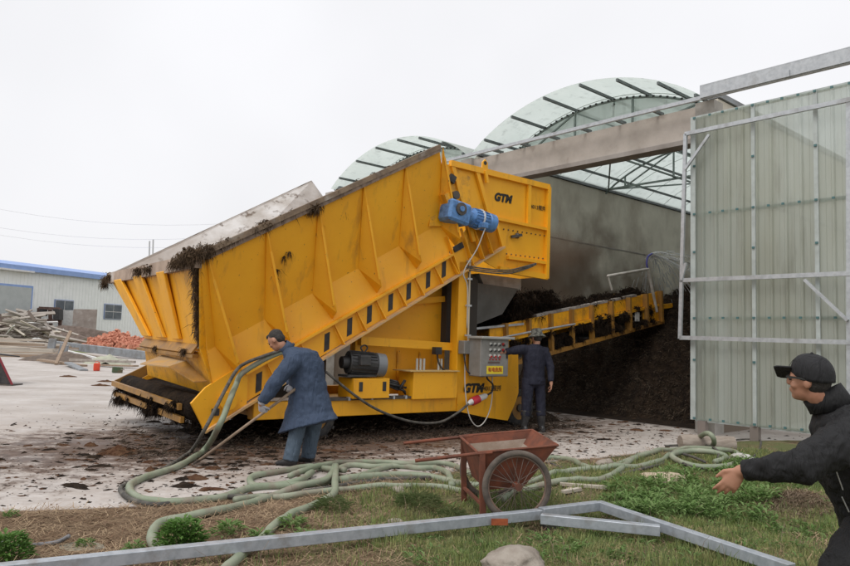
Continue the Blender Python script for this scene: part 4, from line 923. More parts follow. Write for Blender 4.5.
# white rubble and grass strip
heap('rubble',(AT(38,341,46).x,46,0),2.2,1,.65,mat('white_rubble',(.5,.5,.48),(.25,.23,.21),6,rough=.95),'whitish plastic and rubble at the foot of the far scrap','rubble',n=40,rough_=.9,seed=6)
m=MB()
for _ in range(5000):
    px=random.uniform(62,150); Y=random.uniform(53,64); p=AT(px,340,Y); p.z=0; h=random.uniform(.3,.9); a=random.random()*6.28; s=Vector((math.cos(a),math.sin(a),0))*.07; m.add([p-s,p+s,p+Vector((random.gauss(0,.05),random.gauss(0,.05),h))],[[0,1,2]])
tag(m.build('grass',GRASSD),'green grass strip growing behind the brick pile','grass',kind='stuff')
gp=MB(); gp.prism([Vector((-30,46,.008)),Vector((-14,46,.008)),Vector((-18,66,.008)),Vector((-42,66,.008))],(0,0,.006)); tag(gp.build('grass_patch',mat('grassy_ground',(.12,.17,.05),(.2,.19,.1),1.5,rough=1)),kind='structure')
# bricks
b0=None
for i in range(290):
    u=random.random(); px=random.uniform(88,150); top=341-10.5*math.exp(-((px-116)/17)**2)
    py=top+(348-top)*random.random()**.9; Y=52-(py-331)*.16; p=AT(px,py,Y)
    if p.z<.02: p.z=.03
    if b0 is None: b0=MB().box((0,0,0),(.24,.115,.055)).build('brick',BRICK); o=b0
    else: o=b0.copy(); COL.objects.link(o)
    o.location=p; k=random.uniform(1.5,2.1); o.scale=(k,k,k*1.2); o.rotation_euler=(random.random()*3,random.random()*3,random.random()*3)
    tag(o,'loose red brick in the heap left of the yellow hopper','brick','bricks in the heap')
heap('brick_core',(AT(117,347,52).x,51.5,0),3.3,1.6,1.05,BRICK,'crushed red brick rubble filling the core of the heap','rubble',n=40,seed=5)
bpy.data.objects.remove(stick)
# red canister and green box
p=G(96.5,371)
can=MB(); can.box((0,0,.17),(.26,.20,.34)); co=can.build('canister',REDP,bevel=.03); co.location=p; co.rotation_euler=(0,0,.4); co.scale=(.85,.85,.85); tag(co,'small red plastic canister standing on the yard','canister')
MB().tube([(-.06,0,.36),(-.06,0,.40),(.05,0,.40),(.05,0,.36)],.012,6).build('handle',REDP,co); MB().tube([(.09,0,.34),(.09,0,.38)],.025,10).build('cap',REDP,co)
p=G(117,373)
go=MB().box((0,0,.11),(.34,.22,.2)).build('green_box',mat('green_card',(.06,.11,.06),(.12,.09,.05),6,rough=.8),bevel=.01); go.location=p; go.rotation_euler=(0,.06,.5); tag(go,'small crushed green box on the yard right of the red canister','box'); MB().box((.16,0,.14),(.12,.24,.03)).build('flap',WOODG,go)
for k,(px,py) in enumerate(((106,382),(101,386),(68,377))):
    p=G(px,py); heap('clod',(p.x,p.y,.004),.28,.12,.06,MANURE2,['brown clod below the green box','flatter brown clod left of the one below the box','tiny clod left of the red canister'][k],n=16,seed=k,kind=None)
# loader bucket corner at the left frame edge
p=G(12,386)
bk=MB(); Bx=p.x; By=p.y
bk.prism([(Bx,By,.03),(Bx-2.2,By+.2,.03),(Bx-2.2,By+.2,.95),(Bx-.42,By,.78)],(0,.04,0)); bo=bk.build('loader_bucket',BLACK); tag(bo,'black loader bucket with a red edge resting on the yard at the left frame edge','bucket')
MB().bar((Bx+.01,By-.01,.03),(Bx-.42,By-.01,.79),.05,.022,(0,1,0)).build('red_edge',mat('red_trim',(.20,.015,.025),rough=.5,bump=0),bo)
MB().bar((Bx+.02,By+.2,.025),(Bx-2.2,By+.4,.025),.45,.03).build('cutting_edge',DSTEEL,bo); MB().prism([(Bx-.42,By,.78),(Bx-2.2,By+.2,.95),(Bx-2.2,By+1.1,.9),(Bx-.42,By+1,.7)],(0,0,.03)).build('back_plate',BLACK,bo)
# distant poles and wires
for k,(px,y0) in enumerate(((149.6,241),(153.2,239.5))):
    a=AT(px,300,90);b=AT(px,y0,90); a.z=0
    tag(MB().tube([a,b],.10,6).build('utility_pole',mat('pole_grey',(.5,.5,.5),rough=.8,bump=0)),['left of the two thin distant poles above the hopper end','right of the two thin distant poles above the hopper end'][k],'pole')
wm=mat('wire_far',(.6,.6,.62),rough=.8,bump=0)
for k,(ya,yb) in enumerate(((196,212),(216,222),(223,231))):
    a=AT(-60,ya,75);b=AT(330,yb,75); pts=[a.lerp(b,t/12)-Vector((0,0,2.2*(1-(2*t/12-1)**2))) for t in range(13)]
    tag(MB().tube(pts,.014,5).build('power_line',wm),['highest faint power line across the sky at the left','middle faint power line across the sky at the left','lowest faint power line across the sky at the left'][k],'power line')
# ------------------------------------------------------------------ hoses on the ground
def hose(name,px,r,m_,label,cat='hose',lift=.0,pts=None,group=None):
    P=pts or []
    if not pts:
        for q in px:
            z=(q[2] if len(q)>2 else 0)+r
            g_=onverge(q[0],q[1]); g_=G(q[0],q[1],vz(g_.x,g_.y)+z+lift); P.append(g_)
    P=smooth_path(P,7)
    for i,p in enumerate(P): p.z=max(p.z,vz(p.x,p.y)+r*.85)
    o=MB().tube(P,r,12).build(name,m_,None,smooth=True)
    if 'green' in name:
        t=bpy.data.textures.new('dent','CLOUDS'); t.noise_scale=.12; d=o.modifiers.new('d','DISPLACE'); d.texture=t; d.strength=.012; d.texture_coords='LOCAL'
    return tag(o,label,cat,group)
gr='hoses lying on the ground'
up_g=[onp(a,b,OM+V*-.42,V) for a,b in((292,349),(274,355),(257,363.5),(241,374.6),(235.5,386))]
up_d=[onp(a,b,OM+V*-.46,V) for a,b in((294,344),(281,350),(264,356),(246,363),(236,371))]
def gp_(*L_): return [Vector((*G(a,b).xy,.035)) for a,b in L_]
a1=onp(227,407,OM+V*-.9,V); a2=onp(220,424,OM+V*-1.2,V); a3=onp(211,441,OM+V*-1.5,V)
hose('green_hose',None,.036,HOSEG,'thick green hose climbing the hopper side, then looping back along the yard edge',pts=up_g+[onp(229,402,OM+V*-.8,V),a2,Vector((*G(204,455).xy,.06))]+gp_((179,469),(150,479),(132,487),(130,495),(140,502.5),(160,506),(181,507),(220,502),(254,491),(308,488),(351,481),(395,478),(430,480),(464,488),(500,490),(534,485),(560,477),(601,473),(640,471),(660,465),(673,458)))
hose('dark_hose',None,.022,HOSED,'thin dark hose climbing beside the thick green hose up the hopper side',cat='hose',pts=up_d+[onp(223,394,OM+V*-.75,V),onp(205,429,OM+V*-1.2,V),Vector((*G(190,455).xy,.04))]+gp_((165,471),(140,482),(122,490),(122,497),(135,505),(160,509),(200,502),(254,500),(308,495),(349,488),(389,483),(430,481)))
hose('green_hose',[(430,461),(389,466.5),(362,475),(341,480),(333,476),(335,470.6),(351,465),(373,466.5),(400,466),(420,468),(435.5,468),(448,474),(452,486)],.033,HOSEG,'green hose loop lying between the bent worker and the wheelbarrow handles')
hose('green_hose',[(464,492),(440,487),(400,486),(350,489),(310,493),(284,497),(258,497),(235,500,.03)],.031,HOSEG,'green hose lying alongside the dark hose from the barrow leg leftwards')
hose('green_hose',[(470,474),(455,466),(440,463),(415,464,.03),(380,462,.03),(345,462),(322,465,.03),(305,470,.05),(290,476,.06)],.031,HOSEG,'furthest green hose, passing behind the barrow handles')
hose('green_hose',[(345,470,.04),(320,468),(308,466.5),(276,472),(254,476),(250,481),(257,486),(281,484.5),(300,480,.03),(312,472,.02)],.033,HOSEG,'green hose loop at the feet of the bent worker')
hose('green_hose',[(224,570),(259.5,541),(278.5,522),(303,510),(332.6,495),(335,480,.06),(336,466,.08)],.034,HOSEG,'green hose running under the steel bar down to the bottom frame edge')
hose('green_hose',[(335,466,.06),(327,479,.05),(300,486,.05),(276,495),(240,507),(220,510),(186,517),(163,522),(153,531),(153,544),(165,552)],.036,HOSEG,'pale green hose curling behind the leafy bush on the left')
hose('green_hose',[(640,455),(617,465),(601,469),(586,466.6),(565,459),(547,458),(520,462),(495,470)],.033,HOSEG,'upper green hose sagging from behind the wheelbarrow towards the shed door')
hose('green_hose',[(500,500),(520,492),(555,482),(575,480),(601,479.5),(617,472),(632,460),(650,453),(673,450),(700,448)],.036,HOSEG,'lower green hose crossing under the others right of the wheelbarrow')
hose('green_hose',[(673,456),(673.5,453,.03),(688,448,.05),(718,449.5,.04),(735,452),(740,460),(729,465.6),(703,467),(682,462.6),(672,455,.05),(690,451,.09),(712,452,.08),(726,457,.04),(715,462)],.036,HOSEG,'coiled green hose heaped before the foot of the sliding door')
hose('green_hose',[(700,449,.02),(712,446,.08),(714,440,.2),(710,434,.28),(704,434,.26),(696,440,.12)],.034,HOSEG,'short green hose end standing up out of the coil before the door')
hose('black_cable',[(665,446,.05),(703,445,.10),(718,452,.08),(712,467),(688,465.6,.04),(670.6,452,.08),(690,456,.08),(705,462,.05)],.017,HOSED,'black cable looped over the green coil before the door',cat='cable')
hose('black_cable',[(547,463),(565,469),(585,481),(600,482)],.014,HOSED,'short black cable between the green hoses right of the wheelbarrow',cat='cable')
hose('black_cable',[(750,462),(760,448),(758,440),(735,440),(728,444)],.016,HOSED,'black cable bending past the pale log under the door',cat='cable')
hose('dark_hose',[(620,474),(655,466),(665,463)],.018,HOSED,'dark pipe end beside the flat sandy slab')
hose('plastic_strip',[(-8,538),(13,546),(33,545),(53,543),(62,540),(69,536,.03)],.014,mat('strip_grey',(.20,.20,.21),rough=.7,bump=.1),'grey plastic strip curled on the dry straw at the lower left',cat='strip')
# ------------------------------------------------------------------ steel bar frame in the foreground
bz=.13
def Gb(px,py): return G(px,py,bz)
fr=empty('steel_bar_frame',Gb(540,514),label='long galvanised square-tube frame lying across the grass in the foreground',cat='frame')
o0=Gb(540,514)
def bbar(a,b,z=0,w=.075): 
    return MB().bar(a-o0+Vector((0,0,z)),b-o0+Vector((0,0,z)),w,w).build('square_tube',GALVW,fr,bevel=.004)
bbar(Gb(-30,574),Gb(540,514)); bbar(Gb(541,513),Gb(599,506),.003); bbar(Gb(598,505),Gb(792,570),.0); bbar(Gb(541,518),Gb(660,530),-.004)
rp=Gb(499,520)-o0
MB().box(rp+Vector((-.0,-.043,-.005)),(.13,.004,.05),Matrix.Rotation(.1,3,'Z')).build('rust_patch',mat('rust_patch_m',(.36,.09,.03),(.25,.06,.025),20,rough=.9),fr)
p=onverge(553,530); tag(MB().box((p.x,p.y+.05,.02),(.16,.12,.14),Euler((.1,.05,.3)).to_matrix()).build('support_block',mat('block_dark',(.09,.085,.08),(.05,.045,.04),8,rough=.95),bevel=.01),'dark stone block propping the steel bar frame at its joint','block')
# ------------------------------------------------------------------ stones, slab, log
def rock(px,py,r,m_,label,cat='stone',sq=.55,name='stone',sink=.3,sd=0,elong=1.4):
    p=onverge(px,py); bm=bmesh.new(); bmesh.ops.create_icosphere(bm,subdivisions=4,radius=1)
    for v in bm.verts:
        n=1+.25*noise.noise(v.co*1.3+Vector((sd,0,0)))+.10*noise.noise(v.co*4+Vector((0,sd,0)))+.03*noise.noise(v.co*11)
        v.co=Vector((v.co.x*n*r*elong,v.co.y*n*r,v.co.z*n*r*sq))
    me=bpy.data.meshes.new(name); bm.to_mesh(me); bm.free(); me.materials.append(m_); me.shade_smooth()
    o=bpy.data.objects.new(name,me); COL.objects.link(o); o.location=(p.x,p.y,vz(p.x,p.y)+r*sq*(1-sink)-.01); o.rotation_euler=(0,0,sd); return tag(o,label,cat)
rock(515,572,.17,STONE,'rounded brown stone in the grass at the bottom edge below the bar joint',sd=1)
rock(398,492,.07,STONE,'grey stone lying on the dark hose left of the wheelbarrow',sd=2); rock(395,523,.05,STONE,'small pale stone just behind the steel bar, left of the wheelbarrow',sd=3)
rock(663,480,.26,SANDY,'pale sandy slab beside the green hoses, right of the wheelbarrow',cat='slab',sq=.22,name='sandy_slab',sd=4,elong=1.2,sink=.5)
rock(742,462,.13,mat('plaster_white',(.55,.54,.5),(.4,.38,.35),6,rough=.9),'whitish plaster lump at the right end of the hose coil',cat='lump',name='plaster_lump',sd=5)
rock(606,466,.10,STONE,'brown stone on the yard edge behind the hose crossing',sd=7); rock(573,492,.05,SANDY,'small tan stone in the grass right of the barrow wheel',sd=8,elong=2.4)
rock(86,541,.02,mat('pink_bit',(.7,.25,.15),rough=.6),'tiny pink pebble on the straw at the lower left',cat='pebble',name='pebble',sd=9)
a=G(680,443,.13);b=G(733,445,.12)
tag(MB().tube([a,a.lerp(b,.1),a.lerp(b,.5),b],[.11,.13,.12,.125],16).build('pale_log',LOGM,auto=50),'pale cylindrical log lying before the foot of the sliding door','log')
tag(MB().bar(G(590,459.5,.03),G(612,461,.03),.05,.04).build('wood_offcut',WOOD),'small wood offcut behind the upper green hose','offcut')
for k,(x0,y0,x1_,y1_) in enumerate(((560,484,607,487.5),(563,492,580,489))): tag(MB().bar(G(x0,y0,.06),G(x1_,y1_,.06),.05,.03).build('wood_offcut',WGREY),['long pale wood strip below the hose crossing','short pale wood strip by the barrow wheel'][k],'offcut')
# ------------------------------------------------------------------ wheelbarrow
BA=math.atan2(.17,.985)
wbk=empty('wheelbarrow',(.46,5.75,0),BA,label='rusty red two-wheeled wheelbarrow with an empty dusty tray, parked on the verge',cat='wheelbarrow'); wbk.location=(.478,5.96,0); wbk.scale=(1.035,1.035,1.02)
def TB(b,a,z): return Vector((b,a,z+.06*b/.66))
Lb,Wb=.67,.66
rim=[TB(0,0,.575),TB(Lb,0,.575),TB(Lb,Wb,.615),TB(0,Wb,.615)]; bot=[TB(.10,.08,.25),TB(.42,.08,.25),TB(.42,.58,.27),TB(.10,.58,.27)]
m=MB(); t=.006
for i in range(4):
    j=(i+1)%4; m.add([rim[i],rim[j],bot[j],bot[i]],[[0,1,2,3]])
m.add(bot,[[0,1,2,3]]); tr=m.build('tray',RUST,wbk)
sol=tr.modifiers.new('s','SOLIDIFY'); sol.thickness=.008
ins=MB(); cen=sum((rim[i]+bot[i] for i in range(4)),Vector())/8
sh=lambda p,k=.975:cen+(p-cen)*k
R2=[sh(p)+Vector((0,0,-.004)) for p in rim]; B2=[sh(p,.96)+Vector((0,0,.02)) for p in bot]
for i in range(4):
    j=(i+1)%4; ins.add([R2[i],R2[j],B2[j],B2[i]],[[0,1,2,3]])
ins.add(B2,[[0,1,2,3]]); ins.build('tray_lining',DUSTYIN,tr)
for i in range(4): MB().tube([rim[i],rim[(i+1)%4]],.011,6).build('rim_tube',RUST,tr)
for a0,z0 in((-.0,0),(Wb,.04)):
    MB().tube([TB(.12,a0,.565+z0),TB(-.02,a0,.565+z0),Vector((-.50,a0+.02,.505+z0))],.0145,8).build('handle',RUST,wbk)
    MB().bar(TB(.035,a0,.56+z0),Vector((.055,a0,.035)),.045,.035,(0,1,0)).build('leg',RUST,wbk)
MB().bar((.05,0,.16),(.05,Wb,.16),.03,.02).build('leg_brace',RUST,wbk); MB().tube([(.31,-.10,.32),(.31,Wb+.10,.32)],.014,8).build('axle',RUST,wbk)
SPK=mat('spoke_steel',(.16,.12,.10),(.10,.075,.06),9,rough=.7,metal=.2); RIMM=mat('rim_steel',(.14,.10,.08),(.22,.13,.09),9,rough=.7)
for a0 in(-.07,Wb+.07):
    wl=empty('wheel',(.31,a0,.32)); wl.parent=wbk; r0=.262
    def ring(R_,r_,n=56,k=10,sy=1.):
        mm=MB(); vs=[];fs=[]
        for i in range(n):
            A=2*PI*i/n
            for j in range(k):
                B=2*PI*j/k; rr=R_+r_*math.cos(B); vs.append((rr*math.cos(A),r_*sy*math.sin(B),rr*math.sin(A)))
        for i in range(n):
            for j in range(k): fs.append([i*k+j,((i+1)%n)*k+j,((i+1)%n)*k+(j+1)%k,i*k+(j+1)%k])
        return mm.add(vs,fs)
    ring(r0,.025).build('tyre',mat('old_tyre',(.075,.062,.052),(.14,.115,.095),9,rough=.95,bump=.4) if a0<0 else bpy.data.materials['old_tyre'],wl,smooth=True); ring(r0-.025,.010).build('rim',RIMM,wl,smooth=True)
    hb_=MB().tube([(0,-.05,0),(0,-.035,0),(0,-.035,0),(0,.035,0),(0,.035,0),(0,.05,0)],[.03,.03,.02,.02,.03,.03],14).build('hub',RUST,wl)
    sp_=MB()
    for k in range(28):
        A=2*PI*k/28; B=A+(.5 if (k//2)%2 else -.5); y0=.04 if k%2 else -.04
        sp_.tube([(.028*math.cos(B),y0,.028*math.sin(B)),((r0-.03)*math.cos(A),0,(r0-.03)*math.sin(A))],.0025,4)
    sp_.build('spokes',SPK,wl)
# ------------------------------------------------------------------ people
def remesh(o,vox,sm=5,dz=0.,size=.12):
    r=o.modifiers.new('r','REMESH'); r.mode='VOXEL'; r.voxel_size=vox; r.use_smooth_shade=True
    s=o.modifiers.new('s','SMOOTH'); s.factor=.5; s.iterations=sm
    if dz:
        t=bpy.data.textures.new('folds','CLOUDS'); t.noise_scale=size; t.noise_depth=2
        d=o.modifiers.new('d','DISPLACE'); d.texture=t; d.strength=dz; d.mid_level=.5; d.texture_coords='LOCAL'
    return o
def frame3(f,tilt=0,roll=0):
    f=Vector(f).normalized(); up=Vector((0,0,1)); l=up.cross(f).normalized(); 
    f2=(f*math.cos(tilt)-up*math.sin(tilt)).normalized(); u2=f2.cross(l).normalized()
    if roll: q=Matrix.Rotation(roll,3,f2); l=q@l; u2=q@u2
    return f2,l,u2
def headparts(m,c,f,l,u,k=1.):
    R3=Matrix((f,l,u)).transposed()
    m.ell(c+u*.02*k,(.098*k,.078*k,.105*k),16,12,R3); m.ell(c+f*.028*k-u*.055*k,(.062*k,.056*k,.066*k),14,10,R3)
    m.ell(c+f*.055*k-u*.095*k,(.030*k,.032*k,.025*k),10,8,R3)                          # chin
    m.ell(c+f*.098*k-u*.022*k,(.020*k,.013*k,.024*k),8,6,R3); m.ell(c+f*.103*k-u*.034*k,(.014*k,.017*k,.011*k),8,6,R3)   # nose
    m.ell(c+f*.086*k-u*.062*k,(.014*k,.026*k,.007*k),8,6,R3); m.ell(c+f*.083*k-u*.074*k,(.014*k,.022*k,.007*k),8,6,R3)   # lips
    m.ell(c+f*.082*k+u*.012*k,(.016*k,.055*k,.012*k),8,6,R3)                           # brow ridge
    for sgn in(1,-1):
        m.ell(c+l*sgn*.078*k-u*.01*k-f*.008*k,(.020*k,.010*k,.032*k),8,6,R3); m.ell(c+f*.06*k+l*sgn*.042*k-u*.035*k,(.026*k,.022*k,.022*k),8,6,R3)
def face_details(par,c,f,l,u,k=1.):
    for sgn in(1,-1):
        p=c+f*.087*k+l*sgn*.032*k-u*.004*k-par.location
        MB().ell(p,.011*k,8,6).build('eye',mat('eye',(.05,.035,.03),rough=.3,bump=0) if 'eye' not in bpy.data.materials else bpy.data.materials['eye'],par)
        MB().bar(p+f*.008+u*.018*k-l*.014,p+f*.008+u*.018*k+l*.014,.006,.005).build('eyebrow',HAIR,par)
def hand(m,w,d,nrm,side,curl=(.4,.5,.4),k=1.,spread=.0,thumb=.5):
    w=Vector(w); d=Vector(d).normalized(); nrm=Vector(nrm); nrm=(nrm-d*nrm.dot(d)).normalized(); ac=d.cross(nrm).normalized()*side
    m.loft([(w-d*.01,ac*.026*k,nrm*.021*k),(w+d*.03*k,ac*.036*k,nrm*.018*k),(w+d*.07*k,ac*.043*k,nrm*.015*k),(w+d*.092*k,ac*.041*k,nrm*.012*k)],14)
    for i,(L,r) in enumerate(((.072,.0095),(.080,.0098),(.074,.0093),(.058,.0082))):
        b=w+d*(.086-.004*i*i*.5)*k+ac*(.031-.0205*i)*k; dd=(d+ac*(spread*(1.5-i))).normalized(); pts=[b-d*.015*k,b]; a=0
        for s_,c_ in zip((.44,.32,.26),curl):
            a+=c_+.06*i; b=b+(dd*math.cos(a)+nrm*math.sin(a))*L*s_*k; pts.append(b)
        m.tube(pts,[r*k*1.05,r*k*1.08,r*k,r*k*.92,r*k*.72],8); m.ell(pts[-1],r*k*.74,6,5)
    b=w+d*.022*k+ac*.030*k; t1=(d*.62+ac*.62+nrm*thumb).normalized(); t2=(d*.85+ac*.15+nrm*(thumb+.15)).normalized()
    m.tube([b-t1*.01,b+t1*.035*k,b+t1*.035*k+t2*.028*k,b+t1*.035*k+t2*.05*k],[.014*k,.0115*k,.0105*k,.008*k],8); m.ell(b+t1*.035*k+t2*.05*k,.0082*k,6,5)
def chain(m,pts,rs,n=12):
    P=[];Q=[]
    for p in pts: P.append(Vector(p))
    m.tube(P,rs,n); 
    for p,r in zip(P,rs): m.ell(p,r*.98,10,8)
def off(L,o): return [Vector(p)-o for p in L]
# -- worker bent over a fork, blue coat
o_=Vector((-1.42,8.45,0)); pb_=MB()
f,l,u=frame3((-.93,.36,0),R(34)); hc=Vector((-1.735,8.42,1.445)); 
headparts(pb_,hc-o_,f,l,u)
chain(pb_,off([hc-f*.03-u*.07,(-1.62,8.42,1.34),(-1.50,8.44,1.27)],o_),[.052,.056,.07])
chain(pb_,off([(-1.48,8.45,1.22),(-1.36,8.46,1.02),(-1.30,8.47,.85)],o_),[.13,.14,.14])
LA=[(-1.50,8.27,1.22),(-1.67,8.18,.97),(-1.82,8.15,.715)]; RA=[(-1.44,8.64,1.22),(-1.62,8.70,1.02),(-1.53,8.45,.90)]
chain(pb_,off(LA,o_),[.05,.04,.030]); chain(pb_,off(RA,o_),[.05,.04,.030])
LL=[(-1.30,8.42,.84),(-1.42,8.38,.46),(-1.49,8.33,.10)]; RL=[(-1.22,8.58,.84),(-1.27,8.58,.46),(-1.335,8.62,.10)]
for leg in(LL,RL): chain(pb_,off(leg,o_),[.08,.06,.042])
bw=pb_.build('person',SKIN,None,smooth=True); bw.location=o_; remesh(bw,.009,3)
tag(bw,'person in a long blue work coat and jeans bending over a fork beside the hopper','person')
face_details(bw,hc,f,l,u)
hr=MB(); R3=Matrix((f,l,u)).transposed(); hr.ell(hc+u*.042-f*.016-o_,(.094,.080,.088),20,14,R3); hr.ell(hc-f*.055-u*.0-o_,(.055,.074,.072),14,10,R3); hr.ell(hc+f*.05+u*.08-o_,(.05,.06,.03),12,8,R3)
h=hr.build('hair',HAIR,bw,smooth=True); remesh(h,.007,2,.01,.02)
ff=Vector((-.93,.36,0)); lf=Vector((-.36,-.93,0))
c=MB(); Z=Vector((0,0,1))
c.loft([(Vector(p)-o_,lf*a,ff*b+Z*dz) for p,a,b,dz in [((-1.60,8.42,1.35),.075,.07,-.03),((-1.53,8.43,1.32),.14,.12,-.05),((-1.44,8.45,1.265),.215,.19,-.06),((-1.39,8.46,1.15),.225,.215,-.05),((-1.36,8.46,1.0),.215,.215,-.02),((-1.335,8.47,.85),.225,.225,-.02),((-1.325,8.47,.7),.245,.265,-.05),((-1.325,8.47,.57),.26,.30,-.08),((-1.32,8.45,.45),.30,.37,-.11)]],24)
c.tube(off([(-1.47,8.33,1.24),(-1.50,8.26,1.20),(-1.59,8.21,1.08),(-1.67,8.18,.97),(-1.75,8.165,.83),(-1.815,8.15,.735)],o_),[.115,.115,.095,.088,.078,.060],16)
c.tube(off([(-1.44,8.60,1.24),(-1.47,8.66,1.18),(-1.62,8.70,1.02),(-1.55,8.50,.93)],o_),[.11,.105,.085,.058],16)
cl_=c.build('coat',COATB,bw,smooth=True); remesh(cl_,.013,4,.030,.10)
cr=MB(); cr.tube(off([hc-f*.05-u*.095,(-1.575,8.425,1.335)],o_),[.072,.085],16,caps=False); k_=cr.build('collar',COATB,bw,smooth=True); k_.modifiers.new('s','SOLIDIFY').thickness=.012
c=MB()
for L_,fx in((LL,0),(RL,0)):
    a,b,d=[Vector(p)-o_ for p in L_]; c.tube([a,a.lerp(b,.6),b,b.lerp(d,.5),d-Z*.035],[.095,.094,.092,.090,.088],16)
c.ell(Vector((-1.30,8.48,.84))-o_,(.15,.17,.12),14,10); remesh(c.build('trousers',JEANS,bw,smooth=True),.012,3,.022,.07)
def shoe(par,an,dr,o_,m_,L=.26,h=.10):
    an=Vector(an)-o_; dr=Vector(dr).normalized(); s_=Z.cross(dr)
    mm=MB().loft([(an-dr*.075+Z*(-.055),s_*.032,Z*.030),(an-dr*.04-Z*.035,s_*.042,Z*.06),(an+dr*.03-Z*.04,s_*.043,Z*.055),(an+dr*.10-Z*.06,s_*.05,Z*.035),(an+dr*.165-Z*.07,s_*.040,Z*.024),(an+dr*.185-Z*.075,s_*.02,Z*.012)],14)
    return mm.build('shoe',m_,par,smooth=True)
for a_ in(LL[2],RL[2]): shoe(bw,a_,(-.93,.3,0),o_,BLACK)
# fork: handle through both hands
tip=Vector((-2.52,8.27,.05)); hdl=Vector((-1.40,8.10,.93)); pl0=Vector((-1.835,8.165,.61)); pdir=(Vector((-1.50,8.20,.86))-tip).normalized()
fk=empty('hay_fork',(0,0,0)); fk.location=tip; tag(fk,'long wooden-handled fork held by the worker in the blue coat','fork')
pend=tip+pdir*1.36+Vector((0,.1,0))
MB().tube([Vector((0,0,0)),(pend-tip)*.5,pend-tip],.017,10).build('handle',mat('fork_wood',(.34,.25,.18),(.22,.16,.11),12,rough=.8),fk,smooth=True)
s_=pdir.cross(Z).normalized()
MB().bar(-s_*.10,s_*.10,.02,.02).build('head_bar',DSTEEL,fk)
for k in(-1.5,-.5,.5,1.5): MB().tube(smooth_path([s_*.065*k,s_*.07*k-pdir*.12+Vector((0,0,.01)),s_*.075*k+Vector((-.26,.0,-.045)),s_*.08*k+Vector((-.38,.0,-.02))],4),.006,6).build('tine',DSTEEL,fk)
q=tip+pdir*((pl0-tip).dot(pdir)); g_=MB(); hand(g_,Vector(LA[2])-o_,q-Vector(LA[2])+Vector((.02,0,-.02)),(.35,.93,.1),1,(1.0,1.1,.8),1.12)
gl_=g_.build('glove',GLOVE,bw,smooth=True); remesh(gl_,.006,2); g_=MB(); g_.tube(off([LA[2],Vector(LA[2])+Vector((.03,0,.06))],o_),[.04,.045],12); g_.build('glove_cuff',GLOVE,bw,smooth=True)
g_=MB(); hand(g_,Vector((-1.53,8.42,.91))-o_,(.1,-.9,-.1),(-.3,0,-.9),-1,(1.,1.1,.8),1.1); gg=g_.build('glove',GLOVE,bw,smooth=True); remesh(gg,.006,2)
# -- operator at the control cabinet
o_=Vector((1.90,12.2,0)); pb_=MB(); f,l,u=frame3((-.42,.91,0),R(8)); hc=Vector((1.945,12.23,1.60)); headparts(pb_,hc-o_,f,l,u)
chain(pb_,off([hc-u*.08-f*.02,(1.92,12.2,1.43)],o_),[.052,.06]); chain(pb_,off([(1.90,12.2,1.33),(1.90,12.2,1.1),(1.90,12.2,.95)],o_),[.13,.13,.13])
LA=[(1.72,12.13,1.39),(1.55,11.98,1.38),(1.34,11.86,1.34)]; RA=[(2.09,12.26,1.38),(2.19,12.22,1.10),(2.19,12.13,.82)]
chain(pb_,off(LA,o_),[.05,.04,.03]); chain(pb_,off(RA,o_),[.05,.04,.03])
hand(pb_,Vector(LA[2])-o_,(-.8,-.5,.05),(-.3,.6,-.4),-1,(.4,.5,.4)); hand(pb_,Vector(RA[2])-o_,(0,-.05,-1),(-1,.1,0),1,(.35,.45,.35))
LL=[(1.80,12.16,.9),(1.78,12.12,.48),(1.745,12.1,.10)]; RL=[(2.0,12.24,.9),(2.03,12.22,.48),(2.05,12.2,.10)]
for leg in(LL,RL): chain(pb_,off(leg,o_),[.085,.06,.042])
op=pb_.build('person',SKIN,None,smooth=True); op.location=o_; remesh(op,.009,3); tag(op,'person in navy work clothes, hat and rubber boots working at the grey control cabinet','person'); face_details(op,hc,f,l,u)
ff=Vector((-.35,.94,0)).normalized(); lf=Vector((-ff.y,ff.x,0))
c=MB(); c.loft([(Vector(p)-o_,lf*a,ff*b) for p,a,b in [((1.925,12.2,1.49),.075,.07),((1.915,12.2,1.455),.13,.09),((1.905,12.2,1.40),.205,.12),((1.90,12.2,1.28),.215,.14),((1.90,12.2,1.1),.20,.14),((1.90,12.2,.95),.205,.145),((1.90,12.2,.80),.215,.155)]],22)
c.tube(off([(1.80,12.17,1.38),LA[0],(1.55,11.98,1.375),(1.37,11.88,1.345)],o_),[.09,.088,.072,.055],14); c.tube(off([(2.02,12.24,1.37),RA[0],(2.16,12.25,1.2),RA[1],(2.19,12.14,.86)],o_),[.09,.086,.076,.068,.052],14)
remesh(c.build('jacket',NAVY,op,smooth=True),.012,4,.022,.09)
c=MB()
for L_ in(LL,RL):
    a,b,d=[Vector(p)-o_ for p in L_]; c.tube([a,a.lerp(b,.6),b,b.lerp(d,.55)],[.115,.10,.088,.082],14)
c.ell(Vector((1.90,12.2,.88))-o_,(.19,.15,.14),14,10); remesh(c.build('trousers',NAVY,op,smooth=True),.012,3,.02,.08)
BOOT=mat('wet_boot',(.02,.02,.022),(.045,.045,.045),8,rough=.25,bump=.1)
for L_ in(LL,RL):
    a,b,d=[Vector(p)-o_ for p in L_]; mm=MB(); mm.tube([b.lerp(d,.3),b.lerp(d,.6),d],[.088,.075,.058],14); dr=Vector((-.3,.95,0)); s_=Z.cross(dr)
    mm.loft([(d-dr*.08-Z*.05,s_*.038,Z*.045),(d-Z*.035,s_*.048,Z*.06),(d+dr*.10-Z*.06,s_*.05,Z*.035),(d+dr*.17-Z*.07,s_*.035,Z*.022)],12); remesh(mm.build('boot',BOOT,op,smooth=True),.010,2)
R3=Matrix((f,l,u)).transposed(); hc2=hc-o_+u*.055-f*.01
